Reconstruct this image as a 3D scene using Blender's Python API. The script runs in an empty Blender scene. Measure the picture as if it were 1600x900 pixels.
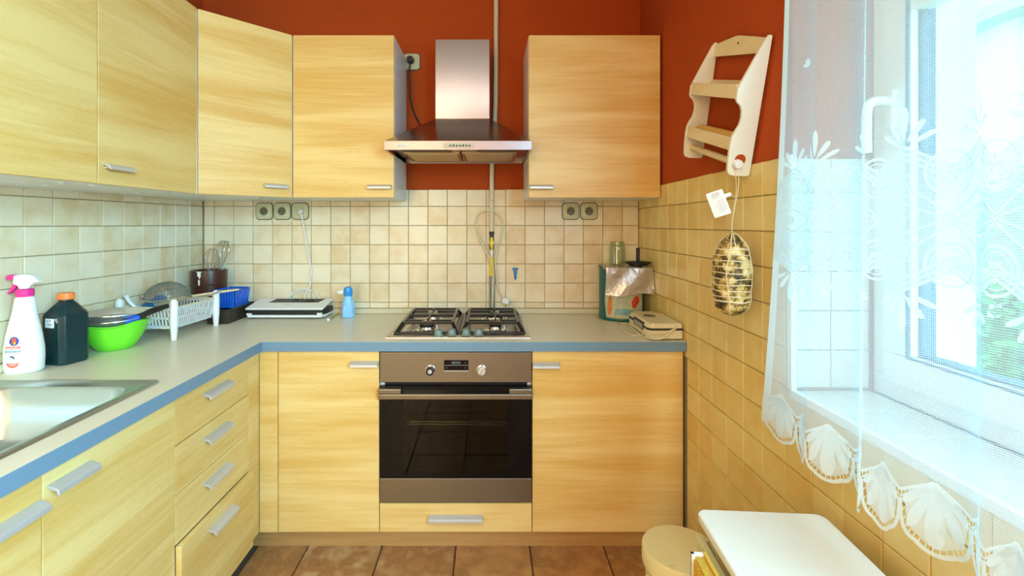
import bpy, bmesh, math, random
from mathutils import Vector, Matrix, noise
sc = bpy.context.scene
C = sc.collection
PI = math.pi
# ------------------------------------------------------------------ camera, world, light
F, VX, VY, ZE = 745.0, 763.0, 350.0, 1.30      # focal length and principal point in px of the 1600x900 frame, eye height
cam = bpy.data.cameras.new('camera'); camo = bpy.data.objects.new('camera', cam); C.objects.link(camo)
camo.location = (0, 0, ZE); camo.rotation_euler = (PI/2, 0, 0)
cam.sensor_width = 36; cam.lens = 36*F/1600; cam.shift_x = (800-VX)/1600; cam.shift_y = -(450-VY)/1600
cam.clip_start = 0.02
sc.camera = camo
sc.view_settings.view_transform = 'Standard'; sc.view_settings.look = 'None'
sc.view_settings.gamma = 1.0; sc.view_settings.use_curve_mapping = False
sc.view_settings.exposure = 0.0
w = bpy.data.worlds.new('world'); sc.world = w; w.use_nodes = True
bgn = w.node_tree.nodes['Background']
bgn.inputs[0].default_value = (0.37, 0.76, 1.0, 1); bgn.inputs[1].default_value = 6.2
def area(name, loc, rot, sx, sy, power, col, portal=False):
    l = bpy.data.lights.new(name, 'AREA'); l.shape = 'RECTANGLE'; l.size = sx; l.size_y = sy
    l.energy = power; l.color = col
    if portal: l.cycles.is_portal = True
    o = bpy.data.objects.new(name, l); C.objects.link(o); o.location = loc; o.rotation_euler = rot
    return o
area('window_portal', (1.19, -0.165, 1.60), (0, PI/2, 0), 1.44, 2.79, 10, (1, 1, 1), portal=True)
area('near_window_fill', (1.15, -0.95, 1.60), (0, PI/2-math.radians(38), 0), 1.36, 1.15, 285, (0.36, 0.77, 1.0))  # added fill lamp in the unseen near sashes, standing in for daylight
area('ceiling_fill_light', (-0.75, -1.15, 2.60), (0, 0, 0), 0.9, 0.6, 9, (1.0, 0.86, 0.52))  # unseen warm fill added overhead for flat room light
area('tube_lamp_light', (-0.15, -0.32, 2.60), (0, 0, 0), 1.2, 0.09, 12, (1.0, 0.93, 0.74))
area('camera_side_fill', (-0.95, -1.70, 1.5), (PI/2, 0, 0), 0.9, 1.9, 41, (1.0, 0.87, 0.52))  # added warm fill behind the camera for the back fronts; no doorway there
sc.cycles.max_bounces = 8; sc.cycles.diffuse_bounces = 4; sc.cycles.transparent_max_bounces = 24
sc.cycles.sample_clamp_indirect = 0.0
try: sc.cycles.use_denoising = True
except Exception: pass

# ------------------------------------------------------------------ helpers
def P(px, py, Y): return Vector(((px-VX)*Y/F, Y, ZE-(py-VY)*Y/F))
def PZ(px, py, z):
    Y = F*(ZE-z)/(py-VY); return Vector(((px-VX)*Y/F, Y, z))
def wl(Y): return -1.4686 - .05*(2.459-Y)          # the left wall leans out a little towards the camera
def thing(name, label, cat, loc=(0, 0, 0), rz=0, group=None):
    o = bpy.data.objects.new(name, None); C.objects.link(o); o.empty_display_size = .05
    o.location = loc; o.rotation_euler = (0, 0, rz); o['label'] = label; o['category'] = cat
    if group: o['group'] = group
    return o
def tag(o, label=None, cat=None, group=None, kind=None):
    if label: o['label'] = label
    if cat: o['category'] = cat
    if group: o['group'] = group
    if kind: o['kind'] = kind
    return o
def wmat(o):
    m = Matrix.LocRotScale(o.location, o.rotation_euler, o.scale)
    return wmat(o.parent) @ m if o.parent else m
class MB:
    def __init__(s): s.bm = bmesh.new()
    def face(s, vs):
        try: return s.bm.faces.new(vs)
        except ValueError: return None
    def box(s, x0, x1, y0, y1, z0, z1):
        return s.prism([(x0, y0), (x1, y0), (x1, y1), (x0, y1)], z0, z1)
    def prism(s, pts, z0, z1, M=None, top=None):
        n = len(pts); top = top or pts
        a = [s.bm.verts.new((p[0], p[1], z0)) for p in pts]; b = [s.bm.verts.new((p[0], p[1], z1)) for p in top]
        s.face(a[::-1]); s.face(b)
        for i in range(n): s.face([a[i], a[(i+1) % n], b[(i+1) % n], b[i]])
        if M is not None:
            for v in a+b: v.co = M @ v.co
        return a+b
    def lathe(s, prof, c=(0, 0, 0), n=32, M=None, sx=1, sy=1, close=True):
        rings = []; allv = []
        for r, z in prof:
            if r < 1e-6: v = [s.bm.verts.new((c[0], c[1], c[2]+z))]
            else: v = [s.bm.verts.new((c[0]+sx*r*math.cos(2*PI*i/n), c[1]+sy*r*math.sin(2*PI*i/n), c[2]+z)) for i in range(n)]
            rings.append(v); allv += v
        for A, B in zip(rings, rings[1:]):
            for i in range(n):
                j = (i+1) % n
                if len(A) == 1 and len(B) > 1: s.face([A[0], B[i], B[j]][::1])
                elif len(B) == 1 and len(A) > 1: s.face([A[i], A[j], B[0]])
                elif len(A) > 1: s.face([A[i], A[j], B[j], B[i]])
        if M is not None:
            for v in allv: v.co = M @ v.co
        return s
    def cyl(s, p, q, r, n=20, r2=None):
        p, q = Vector(p), Vector(q); d = q-p; r2 = r if r2 is None else r2
        M = Matrix.Translation(p) @ d.to_track_quat('Z', 'Y').to_matrix().to_4x4()
        return s.lathe([(0, 0), (r, 0), (r2, d.length), (0, d.length)], n=n, M=M)
    def tube(s, pts, r, n=8, smooth=6, closed=False):
        P_ = [Vector(p) for p in pts]
        if smooth > 1 and len(P_) > 2:
            Q = []; m = len(P_)
            rng = range(m if closed else m-1)
            for i in rng:
                p0 = P_[(i-1) % m] if (closed or i > 0) else P_[0]
                p1 = P_[i]; p2 = P_[(i+1) % m]; p3 = P_[(i+2) % m] if (closed or i+2 < m) else P_[-1]
                for k in range(smooth):
                    t = k/smooth
                    Q.append(.5*((2*p1)+(p2-p0)*t+(2*p0-5*p1+4*p2-p3)*t*t+(3*p1-p0-3*p2+p3)*t**3))
            if not closed: Q.append(P_[-1])
            P_ = Q
        m = len(P_); rings = []; up = None
        for i, p in enumerate(P_):
            if closed: t = (P_[(i+1) % m]-P_[(i-1) % m])
            else: t = P_[min(i+1, m-1)]-P_[max(i-1, 0)]
            t.normalize()
            if up is None: up = t.orthogonal().normalized()
            up = (up - t*up.dot(t))
            up = up.normalized() if up.length > 1e-5 else t.orthogonal().normalized()
            b = t.cross(up)
            rr = r(i/(m-1)) if callable(r) else r
            rings.append([s.bm.verts.new(p+rr*(math.cos(2*PI*k/n)*up+math.sin(2*PI*k/n)*b)) for k in range(n)])
        for i in range(m if closed else m-1):
            A, B = rings[i], rings[(i+1) % m]
            for k in range(n): s.face([A[k], A[(k+1) % n], B[(k+1) % n], B[k]])
        if not closed: s.face(rings[0][::-1]); s.face(rings[-1])
        return s
    def quad(s, a, b, c, d):
        s.face([s.bm.verts.new(p) for p in (a, b, c, d)]); return s
    def xf(s, M):
        bmesh.ops.transform(s.bm, matrix=M, verts=s.bm.verts); return s
    def build(s, name, mat, parent=None, local=False, bevel=0, seg=2, smooth=35, kind=None, label=None, fixn=True):
        if fixn: bmesh.ops.recalc_face_normals(s.bm, faces=s.bm.faces)
        me = bpy.data.meshes.new(name); 
        if parent is not None and not local: s.xf(wmat(parent).inverted())
        s.bm.to_mesh(me); s.bm.free()
        o = bpy.data.objects.new(name, me); C.objects.link(o)
        if mat: me.materials.append(mat)
        if smooth:
            me.shade_smooth(); me.set_sharp_from_angle(angle=math.radians(smooth))
        if bevel:
            m = o.modifiers.new('bevel', 'BEVEL'); m.width = bevel; m.segments = seg; m.limit_method = 'ANGLE'; m.angle_limit = math.radians(40)
            m.harden_normals = True
        if parent is not None: o.parent = parent
        if kind: o['kind'] = kind
        if label: o['label'] = label
        return o
def rrect(w_, h_, r, n=5, cx=0, cy=0):
    out = []
    for sx, sy, a0 in ((1, -1, -PI/2), (1, 1, 0), (-1, 1, PI/2), (-1, -1, PI)):
        for k in range(n+1):
            a = a0+PI/2*k/n; out.append((cx+sx*(w_/2-r)+r*math.cos(a), cy+sy*(h_/2-r)+r*math.sin(a)))
    return out
def copy_tree(o, parent=None):
    c = o.copy(); C.objects.link(c); c.parent = parent
    for ch in o.children: copy_tree(ch, c)
    return c
def text_mesh(s, size):
    cu = bpy.data.curves.new('t', 'FONT'); cu.body = s; cu.size = size; cu.align_x = 'CENTER'; cu.align_y = 'CENTER'
    ob = bpy.data.objects.new('t', cu); C.objects.link(ob); bpy.context.view_layer.update()
    me = bpy.data.meshes.new_from_object(ob.evaluated_get(bpy.context.evaluated_depsgraph_get()))
    bpy.data.objects.remove(ob); bpy.data.curves.remove(cu)
    return me
def text_obj(name, s, size, mat, parent, fn, squeeze=1.0):
    me = text_mesh(s, size)
    for v in me.vertices: v.co = fn(v.co.x*squeeze, v.co.y)
    me.materials.clear(); me.materials.append(mat)
    o = bpy.data.objects.new(name, me); C.objects.link(o); o.parent = parent
    return o
# ------------------------------------------------------------------ materials
def newmat(name):
    m = bpy.data.materials.new(name); m.use_nodes = True; nt = m.node_tree
    return m, nt, nt.nodes, nt.links, nt.nodes['Principled BSDF']
def plain(name, col, rough=.5, metal=0, var=.06, scale=40, bump=0, spec=.5, trans=0, alpha=1, coat=0, emit=None):
    m, nt, N, L, b = newmat(name)
    tc = N.new('ShaderNodeTexCoord'); nz = N.new('ShaderNodeTexNoise'); nz.inputs['Scale'].default_value = scale; nz.inputs['Detail'].default_value = 4
    L.new(tc.outputs['Object'], nz.inputs['Vector'])
    mx = N.new('ShaderNodeMix'); mx.data_type = 'RGBA'
    mx.inputs[6].default_value = (*[c*(1-var) for c in col], 1); mx.inputs[7].default_value = (*[min(1, c*(1+var)) for c in col], 1)
    L.new(nz.outputs['Fac'], mx.inputs[0]); L.new(mx.outputs[2], b.inputs['Base Color'])
    b.inputs['Roughness'].default_value = rough; b.inputs['Metallic'].default_value = metal
    b.inputs['Specular IOR Level'].default_value = spec
    b.inputs['Transmission Weight'].default_value = trans; b.inputs['Alpha'].default_value = alpha
    b.inputs['Coat Weight'].default_value = coat
    if bump:
        bp = N.new('ShaderNodeBump'); bp.inputs['Strength'].default_value = bump; bp.inputs['Distance'].default_value = .002
        L.new(nz.outputs['Fac'], bp.inputs['Height']); L.new(bp.outputs[0], b.inputs['Normal'])
    return m
def brushed(name, col, rough=.28, axis=0, metal=1.0):
    m, nt, N, L, b = newmat(name)
    tc = N.new('ShaderNodeTexCoord'); mp = N.new('ShaderNodeMapping'); sc_ = [900, 900, 900]; sc_[axis] = 6
    mp.inputs['Scale'].default_value = sc_
    nz = N.new('ShaderNodeTexNoise'); nz.inputs['Scale'].default_value = 1; nz.inputs['Detail'].default_value = 2
    L.new(tc.outputs['Object'], mp.inputs[0]); L.new(mp.outputs[0], nz.inputs['Vector'])
    b.inputs['Base Color'].default_value = (*col, 1); b.inputs['Metallic'].default_value = metal
    mr = N.new('ShaderNodeMapRange'); mr.inputs[3].default_value = rough-.05; mr.inputs[4].default_value = rough+.09
    L.new(nz.outputs['Fac'], mr.inputs[0]); L.new(mr.outputs[0], b.inputs['Roughness'])
    bp = N.new('ShaderNodeBump'); bp.inputs['Strength'].default_value = .06; bp.inputs['Distance'].default_value = .0005
    L.new(nz.outputs['Fac'], bp.inputs['Height']); L.new(bp.outputs[0], b.inputs['Normal'])
    return m
def wood(name, light, dark, rough=.38):
    m, nt, N, L, b = newmat(name)
    tc = N.new('ShaderNodeTexCoord'); oi = N.new('ShaderNodeObjectInfo')
    cb = N.new('ShaderNodeCombineXYZ'); mu = N.new('ShaderNodeMath'); mu.operation = 'MULTIPLY'; mu.inputs[1].default_value = 37
    L.new(oi.outputs['Random'], mu.inputs[0])
    for k in range(3): L.new(mu.outputs[0], cb.inputs[k])
    ad = N.new('ShaderNodeVectorMath'); ad.operation = 'ADD'; L.new(tc.outputs['Object'], ad.inputs[0]); L.new(cb.outputs[0], ad.inputs[1])
    def noise_(scale, det, dist=0):
        mp = N.new('ShaderNodeMapping'); mp.inputs['Scale'].default_value = scale
        n = N.new('ShaderNodeTexNoise'); n.inputs['Scale'].default_value = 1; n.inputs['Detail'].default_value = det; n.inputs['Distortion'].default_value = dist
        L.new(ad.outputs[0], mp.inputs[0]); L.new(mp.outputs[0], n.inputs['Vector']); return n
    n1 = noise_((.9, .9, 9), 3, .6); n2 = noise_((4, 4, 85), 3); n3 = noise_((55, 55, 520), 1)
    a = N.new('ShaderNodeMath'); a.operation = 'MULTIPLY_ADD'; L.new(n2.outputs['Fac'], a.inputs[0]); a.inputs[1].default_value = .38; L.new(n1.outputs['Fac'], a.inputs[2])
    a2 = N.new('ShaderNodeMath'); a2.operation = 'MULTIPLY_ADD'; L.new(n3.outputs['Fac'], a2.inputs[0]); a2.inputs[1].default_value = .22; L.new(a.outputs[0], a2.inputs[2])
    r = N.new('ShaderNodeMapRange'); r.inputs[1].default_value = .66; r.inputs[2].default_value = .97; L.new(a2.outputs[0], r.inputs[0])
    mx = N.new('ShaderNodeMix'); mx.data_type = 'RGBA'; mx.inputs[6].default_value = (*light, 1); mx.inputs[7].default_value = (*dark, 1)
    L.new(r.outputs[0], mx.inputs[0]); L.new(mx.outputs[2], b.inputs['Base Color'])
    b.inputs['Roughness'].default_value = rough
    return m
def tilemat(name, c1, c2, c3, rough=.22, ns=1.1):
    m, nt, N, L, b = newmat(name)
    oi = N.new('ShaderNodeObjectInfo'); tc = N.new('ShaderNodeTexCoord')
    cb = N.new('ShaderNodeVectorMath'); cb.operation = 'MULTIPLY_ADD'
    L.new(oi.outputs['Random'], cb.inputs[0]); cb.inputs[1].default_value = (50, 31, 77); L.new(tc.outputs['Object'], cb.inputs[2])
    n = N.new('ShaderNodeTexNoise'); n.inputs['Scale'].default_value = ns; n.inputs['Detail'].default_value = 3; L.new(cb.outputs[0], n.inputs['Vector'])
    rp = N.new('ShaderNodeValToRGB'); rp.color_ramp.elements[0].color = (*c1, 1); rp.color_ramp.elements[0].position = .1
    rp.color_ramp.elements[1].color = (*c3, 1); rp.color_ramp.elements[1].position = .95
    e = rp.color_ramp.elements.new(.55); e.color = (*c2, 1)
    mx = N.new('ShaderNodeMath'); mx.operation = 'MULTIPLY_ADD'; L.new(oi.outputs['Random'], mx.inputs[0]); mx.inputs[1].default_value = .55
    n_ = N.new('ShaderNodeMapRange'); n_.inputs[1].default_value = .35; n_.inputs[2].default_value = .7; n_.inputs[3].default_value = -.1; n_.inputs[4].default_value = .5
    L.new(n.outputs['Fac'], n_.inputs[0]); L.new(n_.outputs[0], mx.inputs[2]); L.new(mx.outputs[0], rp.inputs[0])
    L.new(rp.outputs[0], b.inputs['Base Color']); b.inputs['Roughness'].default_value = rough
    n2 = N.new('ShaderNodeTexNoise'); n2.inputs['Scale'].default_value = 3; L.new(cb.outputs[0], n2.inputs['Vector'])
    bp = N.new('ShaderNodeBump'); bp.inputs['Strength'].default_value = .12; bp.inputs['Distance'].default_value = .002
    L.new(n2.outputs['Fac'], bp.inputs['Height']); L.new(bp.outputs[0], b.inputs['Normal'])
    return m
def thinglass(name, tint, gloss=.08, rough=.02):
    m, nt, N, L, b = newmat(name); N.remove(b); out = N['Material Output']
    t = N.new('ShaderNodeBsdfTransparent'); t.inputs[0].default_value = (*tint, 1)
    g = N.new('ShaderNodeBsdfGlossy'); g.inputs['Roughness'].default_value = rough
    fr = N.new('ShaderNodeFresnel'); fr.inputs[0].default_value = 1.5
    ma = N.new('ShaderNodeMath'); ma.operation = 'ADD'; ma.inputs[1].default_value = gloss-.04; L.new(fr.outputs[0], ma.inputs[0])
    ge = N.new('ShaderNodeNewGeometry'); bf = N.new('ShaderNodeMath'); bf.operation = 'SUBTRACT'; bf.inputs[0].default_value = 1; L.new(ge.outputs['Backfacing'], bf.inputs[1])
    mb_ = N.new('ShaderNodeMath'); mb_.operation = 'MULTIPLY'; L.new(ma.outputs[0], mb_.inputs[0]); L.new(bf.outputs[0], mb_.inputs[1])
    mx = N.new('ShaderNodeMixShader'); L.new(mb_.outputs[0], mx.inputs[0]); L.new(t.outputs[0], mx.inputs[1]); L.new(g.outputs[0], mx.inputs[2])
    L.new(mx.outputs[0], out.inputs[0]); return m
M = {}
M['red'] = plain('red_paint', (.43, .066, .010), .9, spec=.2, var=.10, scale=14, bump=.15)
M['ceil'] = plain('ceiling_paint', (.78, .74, .66), .85, var=.02)
M['wood'] = wood('beech_laminate', (.82, .59, .235), (.70, .41, .105))
M['edge_wood'] = plain('beech_edge', (.78, .45, .15), .45)
M['tile'] = tilemat('glazed_beige_tile', (.82, .73, .54), (.78, .65, .44), (.70, .53, .30))
M['grout'] = plain('grout', (.40, .32, .19), .9, var=.25, scale=8)
M['rtile'] = tilemat('glazed_ochre_tile', (.80, .64, .27), (.75, .56, .20), (.70, .48, .15), .3)
M['ftile'] = tilemat('terracotta_floor_tile', (.50, .25, .09), (.33, .15, .055), (.52, .32, .15), .35, ns=4.5)
M['fgrout'] = plain('floor_grout', (.10, .06, .04), .9)
M['worktop'] = plain('worktop_laminate', (.72, .67, .52), .33, var=.10, scale=320)
M['bluegrey'] = plain('grey_edge_band', (.155, .26, .355), .4, var=.04)
M['white_mel'] = plain('white_melamine', (.78, .79, .77), .3, var=.02)
M['trim'] = plain('cream_trim', (.66, .58, .40), .4)
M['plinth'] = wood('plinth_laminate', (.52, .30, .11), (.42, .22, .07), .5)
M['alu'] = brushed('aluminium', (.62, .62, .62), .42, metal=.55)
M['steel'] = brushed('brushed_steel', (.52, .46, .42), .26)
M['steel_dk'] = brushed('oven_steel', (.30, .285, .25), .30)
M['sink'] = brushed('sink_steel', (.50, .55, .54), .30, axis=1)
M['chrome'] = plain('chrome', (.75, .75, .75), .12, 1.0, var=.02)
M['black'] = plain('black_enamel', (.010, .010, .011), .28, var=.1)
M['blackp'] = plain('black_plastic', (.012, .012, .014), .4)
M['dark'] = plain('oven_cavity_enamel', (.055, .05, .035), .5, var=.3, scale=12)
M['ovenglass'] = thinglass('oven_glass', (.35, .36, .30), .03)
M['blackglass'] = plain('black_glass', (.003, .003, .004), .08, spec=.22)
M['glass'] = thinglass('window_glass', (.97, .99, .99), .05)
M['jar'] = thinglass('jar_glass', (.86, .90, .78), .14, .04)
M['white'] = plain('white_plastic', (.80, .80, .78), .35, var=.02)
M['whitepaint'] = plain('white_lacquer', (.84, .85, .80), .4, var=.02)
M['cream'] = plain('cream_plastic', (.72, .66, .44), .4, var=.03)
M['creamedge'] = plain('cream_edge', (.70, .66, .38), .5)
M['socket'] = plain('socket_plastic', (.56, .54, .33), .35, var=.03)
M['socketdk'] = plain('socket_well', (.13, .12, .08), .5)
M['pipe'] = plain('painted_pipe', (.66, .60, .42), .45)
M['yellow'] = plain('yellow_plastic', (.78, .62, .02), .4)
M['cable'] = plain('cream_cable', (.70, .64, .45), .5)
M['green'] = plain('lime_plastic', (.18, .78, .03), .35, var=.03)
M['teal'] = plain('dark_teal_plastic', (.004, .030, .035), .25, var=.1)
M['orange'] = plain('orange_plastic', (.90, .25, .06), .4)
M['pink'] = plain('pink_plastic', (.82, .03, .27), .35)
M['blue'] = plain('blue_plastic', (.01, .13, .72), .35)
M['ltblue'] = plain('pale_blue_plastic', (.25, .55, .90), .3, var=.15)
M['bluewall'] = plain('blue_hook_plastic', (.03, .20, .42), .4)
M['brownwood'] = plain('brown_stained_wood', (.06, .014, .007), .35, var=.3, scale=25)
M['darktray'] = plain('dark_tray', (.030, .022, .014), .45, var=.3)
M['pine'] = wood('pale_pine', (.82, .68, .42), (.70, .52, .27), .5)
M['pinewhite'] = plain('white_painted_pine', (.80, .78, .66), .5, var=.03)
M['rollwood'] = plain('yellow_roll', (.70, .42, .10), .5)
M['string'] = plain('string', (.78, .68, .46), .9)
M['paper'] = plain('paper', (.86, .88, .90), .7, var=.01)
M['ink'] = plain('ink', (.08, .09, .13), .8)
M['redink'] = plain('red_print', (.80, .10, .04), .5)
M['blueink'] = plain('blue_print', (.03, .06, .45), .5)
M['pinkink'] = plain('pink_print', (.85, .35, .40), .5)
M['greenink'] = plain('green_print', (.42, .75, .50), .5)
M['gold'] = plain('gold_wicker', (.60, .36, .05), .4, var=.4, scale=160, bump=.8)
M['pvc'] = plain('white_window_frame', (.86, .90, .92), .3, var=.01)
M['ltile'] = tilemat('pale_sill_tile', (.72, .72, .68), (.68, .68, .64), (.62, .62, .58), .25)
M['gasket'] = plain('dark_gasket', (.02, .10, .22), .6)
M['lamp_frame'] = M['white']
# ------------------------------------------------------------------ the room
YW, XR = 2.459, .7756            # faces of the tiles on the back and right walls
TW = .008
TZ = 1.478                       # top of the tiling
def struct(o): o['kind'] = 'structure'; return o
mb = MB(); mb.box(-1.75, 1.25, YW+TW, YW+.2, 0, 2.65); wall_back = struct(mb.build('wall_back', M['red'], smooth=0))
mb = MB(); Y0 = -1.80
mb.prism([(wl(YW+TW)-TW, YW+TW), (wl(Y0)-TW, Y0), (wl(Y0)-.2, Y0), (wl(YW+TW)-.2, YW+TW)], 0, 2.65)
wall_left = struct(mb.build('wall_left', M['red'], smooth=0))
WY0, WY1, WZ0, WZ1 = -1.55, 1.22, .874, 2.30     # the window opening; its unseen near end is extended to admit more light
mb = MB(); a, b_ = XR+TW, 1.24
mb.box(a, b_, Y0, YW+TW, 0, WZ0-.008); mb.box(a, b_, Y0, YW+TW, WZ1, 2.65)
mb.box(a, b_, WY1+.008, YW+TW, WZ0-.008, WZ1); mb.box(a, b_, Y0, WY0, WZ0-.008, WZ1)
wall_right = struct(mb.build('wall_right', M['red'], smooth=0))
mb = MB(); mb.box(-1.9, 1.25, Y0-.2, Y0, 0, 2.65); struct(mb.build('wall_front', M['red'], smooth=0))
mb = MB(); mb.box(-1.9, 1.25, Y0-.2, YW+.2, 2.65, 2.8); struct(mb.build('ceiling', M['ceil'], smooth=0))
mb = MB(); mb.box(-1.9, 1.25, Y0-.2, YW+.2, -.15, -.008); floor = struct(mb.build('floor', M['fgrout'], smooth=0))
# a unit tile: bottom face 1 x 1, bevelled rim
def unit_tile(t, i):
    m = MB(); q = lambda h: [(-h, -h), (h, -h), (h, h), (-h, h)]
    m.prism(q(.5), 0, t*.6); bm = m.bm
    top = [v for v in bm.verts if v.co.z > t*.5]
    n = [bm.verts.new((x, y, t)) for x, y in q(.5-i)]
    for f in [f for f in bm.faces if all(v in top for v in f.verts)]: bm.faces.remove(f)
    for k in range(4): m.face([top[k], top[(k+1) % 4], n[(k+1) % 4], n[k]])
    m.face(n)
    bmesh.ops.recalc_face_normals(bm, faces=bm.faces)
    me = bpy.data.meshes.new('tile'); bm.to_mesh(me); bm.free(); return me
UT = unit_tile(.006, .018)
def umesh(mat, base=UT):
    me = base.copy(); me.materials.append(mat); return me
T_wall, T_pale = umesh(M['tile']), umesh(M['ltile'])
T_right = umesh(M['rtile'])
T_floor = umesh(M['ftile'], unit_tile(.008, .008))
GAP = .0022
def put_tile(me, parent, centre, X, N, w_, h_, name='tile', gap=GAP):
    if w_ < .012 or h_ < .006: return
    X, N = Vector(X).normalized(), Vector(N).normalized(); Yv = N.cross(X)
    o = bpy.data.objects.new(name, me); C.objects.link(o)
    j = random.uniform(-.0006, .0004)
    R = Matrix((X, Yv, N)).transposed()
    o.location = Vector(centre)+N*j; o.rotation_euler = R.to_euler(); o.scale = (w_-gap, h_-gap, 1)
    o.parent = parent
    return o
def cuts(a, b, j0, p):
    e = [a]; k = math.ceil((a-j0)/p+1e-6); x = j0+k*p
    while x < b-1e-4: e.append(x); x += p
    return e+[b]
M['render'] = plain('pale_render', (.80, .82, .82), .9, var=.03, scale=4)
mb = MB(); mb.box(1.056, b_+.01, WY1+.001, WY1+.012, WZ0-.01, WZ1); mb.box(1.056, b_+.01, WY0-.012, WY0-.001, WZ0-.01, WZ1); mb.box(1.056, b_+.03, WY0, WY1, WZ0-.012, WZ0-.002); mb.box(1.056, b_+.01, WY0, WY1, WZ1+.001, WZ1+.012); mb.build('exterior_reveal', M['render'], wall_right, smooth=0)
# grout beds
mb = MB(); mb.box(wl(YW)-.007, XR+.007, YW+.006, YW+TW, .0, TZ-.002); mb.build('grout_bed', M['grout'], wall_back, smooth=0)
mb = MB(); mb.prism([(wl(YW)-.006, YW+.006), (wl(-.3)-.006, -.3), (wl(-.3)-TW, -.3), (wl(YW)-TW, YW+.006)], 0, TZ-.002); mb.build('grout_bed', M['grout'], wall_left, smooth=0)
mb = MB(); mb.box(XR+.006, XR+TW, WY1, YW, 0, TZ-.002); mb.box(XR+.006, XR+TW, -.5, WY1, 0, WZ0-.004); mb.build('grout_bed', M['grout'], wall_right, smooth=0)
# back wall tiles
xs = cuts(wl(YW)+.002, XR-.001, -1.415, .1003); zs = cuts(.866, TZ+.002, 1.391-.099*6, .099)
for i in range(len(xs)-1):
    for j in range(len(zs)-1):
        z1 = zs[j+1]-(random.uniform(0, .003) if j == len(zs)-2 else 0)
        put_tile(T_wall, wall_back, ((xs[i]+xs[i+1])/2, YW+.006, (zs[j]+z1)/2), (1, 0, 0), (0, -1, 0), xs[i+1]-xs[i], z1-zs[j])
# left wall tiles
dl = Vector((.05, 1, 0)).normalized(); nl = Vector((1, -.05, 0)).normalized()
ys = cuts(.45, YW-.002, YW-.105-2.0, .1000); zs = cuts(.866, 1.425, 1.391-.099*6, .099)
for i in range(len(ys)-1):
    for j in range(len(zs)-1):
        yc = (ys[i]+ys[i+1])/2
        put_tile(T_wall, wall_left, Vector((wl(yc), yc, (zs[j]+zs[j+1])/2))-nl*.006, dl, nl, ys[i+1]-ys[i], zs[j+1]-zs[j])
# right wall tiles
ys = cuts(-.25, YW-.001, 1.859-.1021*20, .1021); zs = cuts(.01, TZ, 1.2795-.1008*12, .1008)
for i in range(len(ys)-1):
    for j in range(len(zs)-1):
        y0, y1, z0, z1 = ys[i], ys[i+1], zs[j], zs[j+1]
        if y1 > 1.92 and z1 < .80: continue
        if y0 < WY1-.02 and z0 > WZ0-.03: continue
        if y0 < .45 and z1 < .3: continue
        if z1 > WZ0-.004 and y0 < WY1:
            if y1 > WY1+.01: 
                y0 = WY1 if z0 > WZ0-.05 else y0
            if y0 < WY1: z1 = WZ0-.006
        if j == len(zs)-2: z1 -= random.uniform(0, .004)
        put_tile(T_right, wall_right, (XR+.006, (y0+y1)/2, (z0+z1)/2), (0, -1, 0), (-1, 0, 0), y1-y0, z1-z0)
# tiles of the far window reveal (below the red paint) and of the sill
xsr = [XR+.012, .876, .974]
zs = cuts(WZ0+.006, TZ-.01, 1.2795-.1008*4, .1008)
mb = MB(); mb.box(XR+.004, .975, WY1+.004, WY1+.008, WZ0, TZ-.01); mb.build('grout_bed', M['grout'], wall_right, smooth=0)
for i in range(2):
    for j in range(len(zs)-1):
        put_tile(T_pale, wall_right, ((xsr[i]+xsr[i+1])/2, WY1+.004, (zs[j]+zs[j+1])/2), (1, 0, 0), (0, -1, 0), xsr[i+1]-xsr[i], zs[j+1]-zs[j])
mb = MB(); mb.box(XR, .977, WY0, WY1, WZ0-.008, WZ0-.004)
sill = struct(mb.build('trim_3', M['grout'], smooth=0))
ys = cuts(WY0+.002, WY1-.002, 1.22-.135*10, .135)
for i in range(len(ys)-1):
    for j in range(2):
        put_tile(T_pale, sill, ((xsr[j]+xsr[j+1])/2-(.004 if j == 0 else 0), (ys[i]+ys[i+1])/2, WZ0-.004), (1, 0, 0), (0, 0, 1), xsr[j+1]-xsr[j]+(.008 if j == 0 else 0), ys[i+1]-ys[i])
mb = MB(); mb.box(XR-.004, XR+.010, WY0, WY1, WZ0-.018, WZ0+.003); mb.build('edge_profile', M['pvc'], sill, bevel=.002)
mb = MB(); mb.box(XR-.003, XR+.012, WY1-.004, WY1+.014, WZ0, TZ); struct(mb.build('trim_4', M['pvc'], bevel=.002))
# floor tiles
xs = cuts(-.93, XR, -.429-.298*2, .298); ys = cuts(-1.75, 1.955, 1.957-.298*13, .298)
for i in range(len(xs)-1):
    for j in range(len(ys)-1):
        put_tile(T_floor, floor, ((xs[i]+xs[i+1])/2, (ys[j]+ys[j+1])/2, -.008), (1, 0, 0), (0, 0, 1), xs[i+1]-xs[i], ys[j+1]-ys[j], gap=.005)
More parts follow.
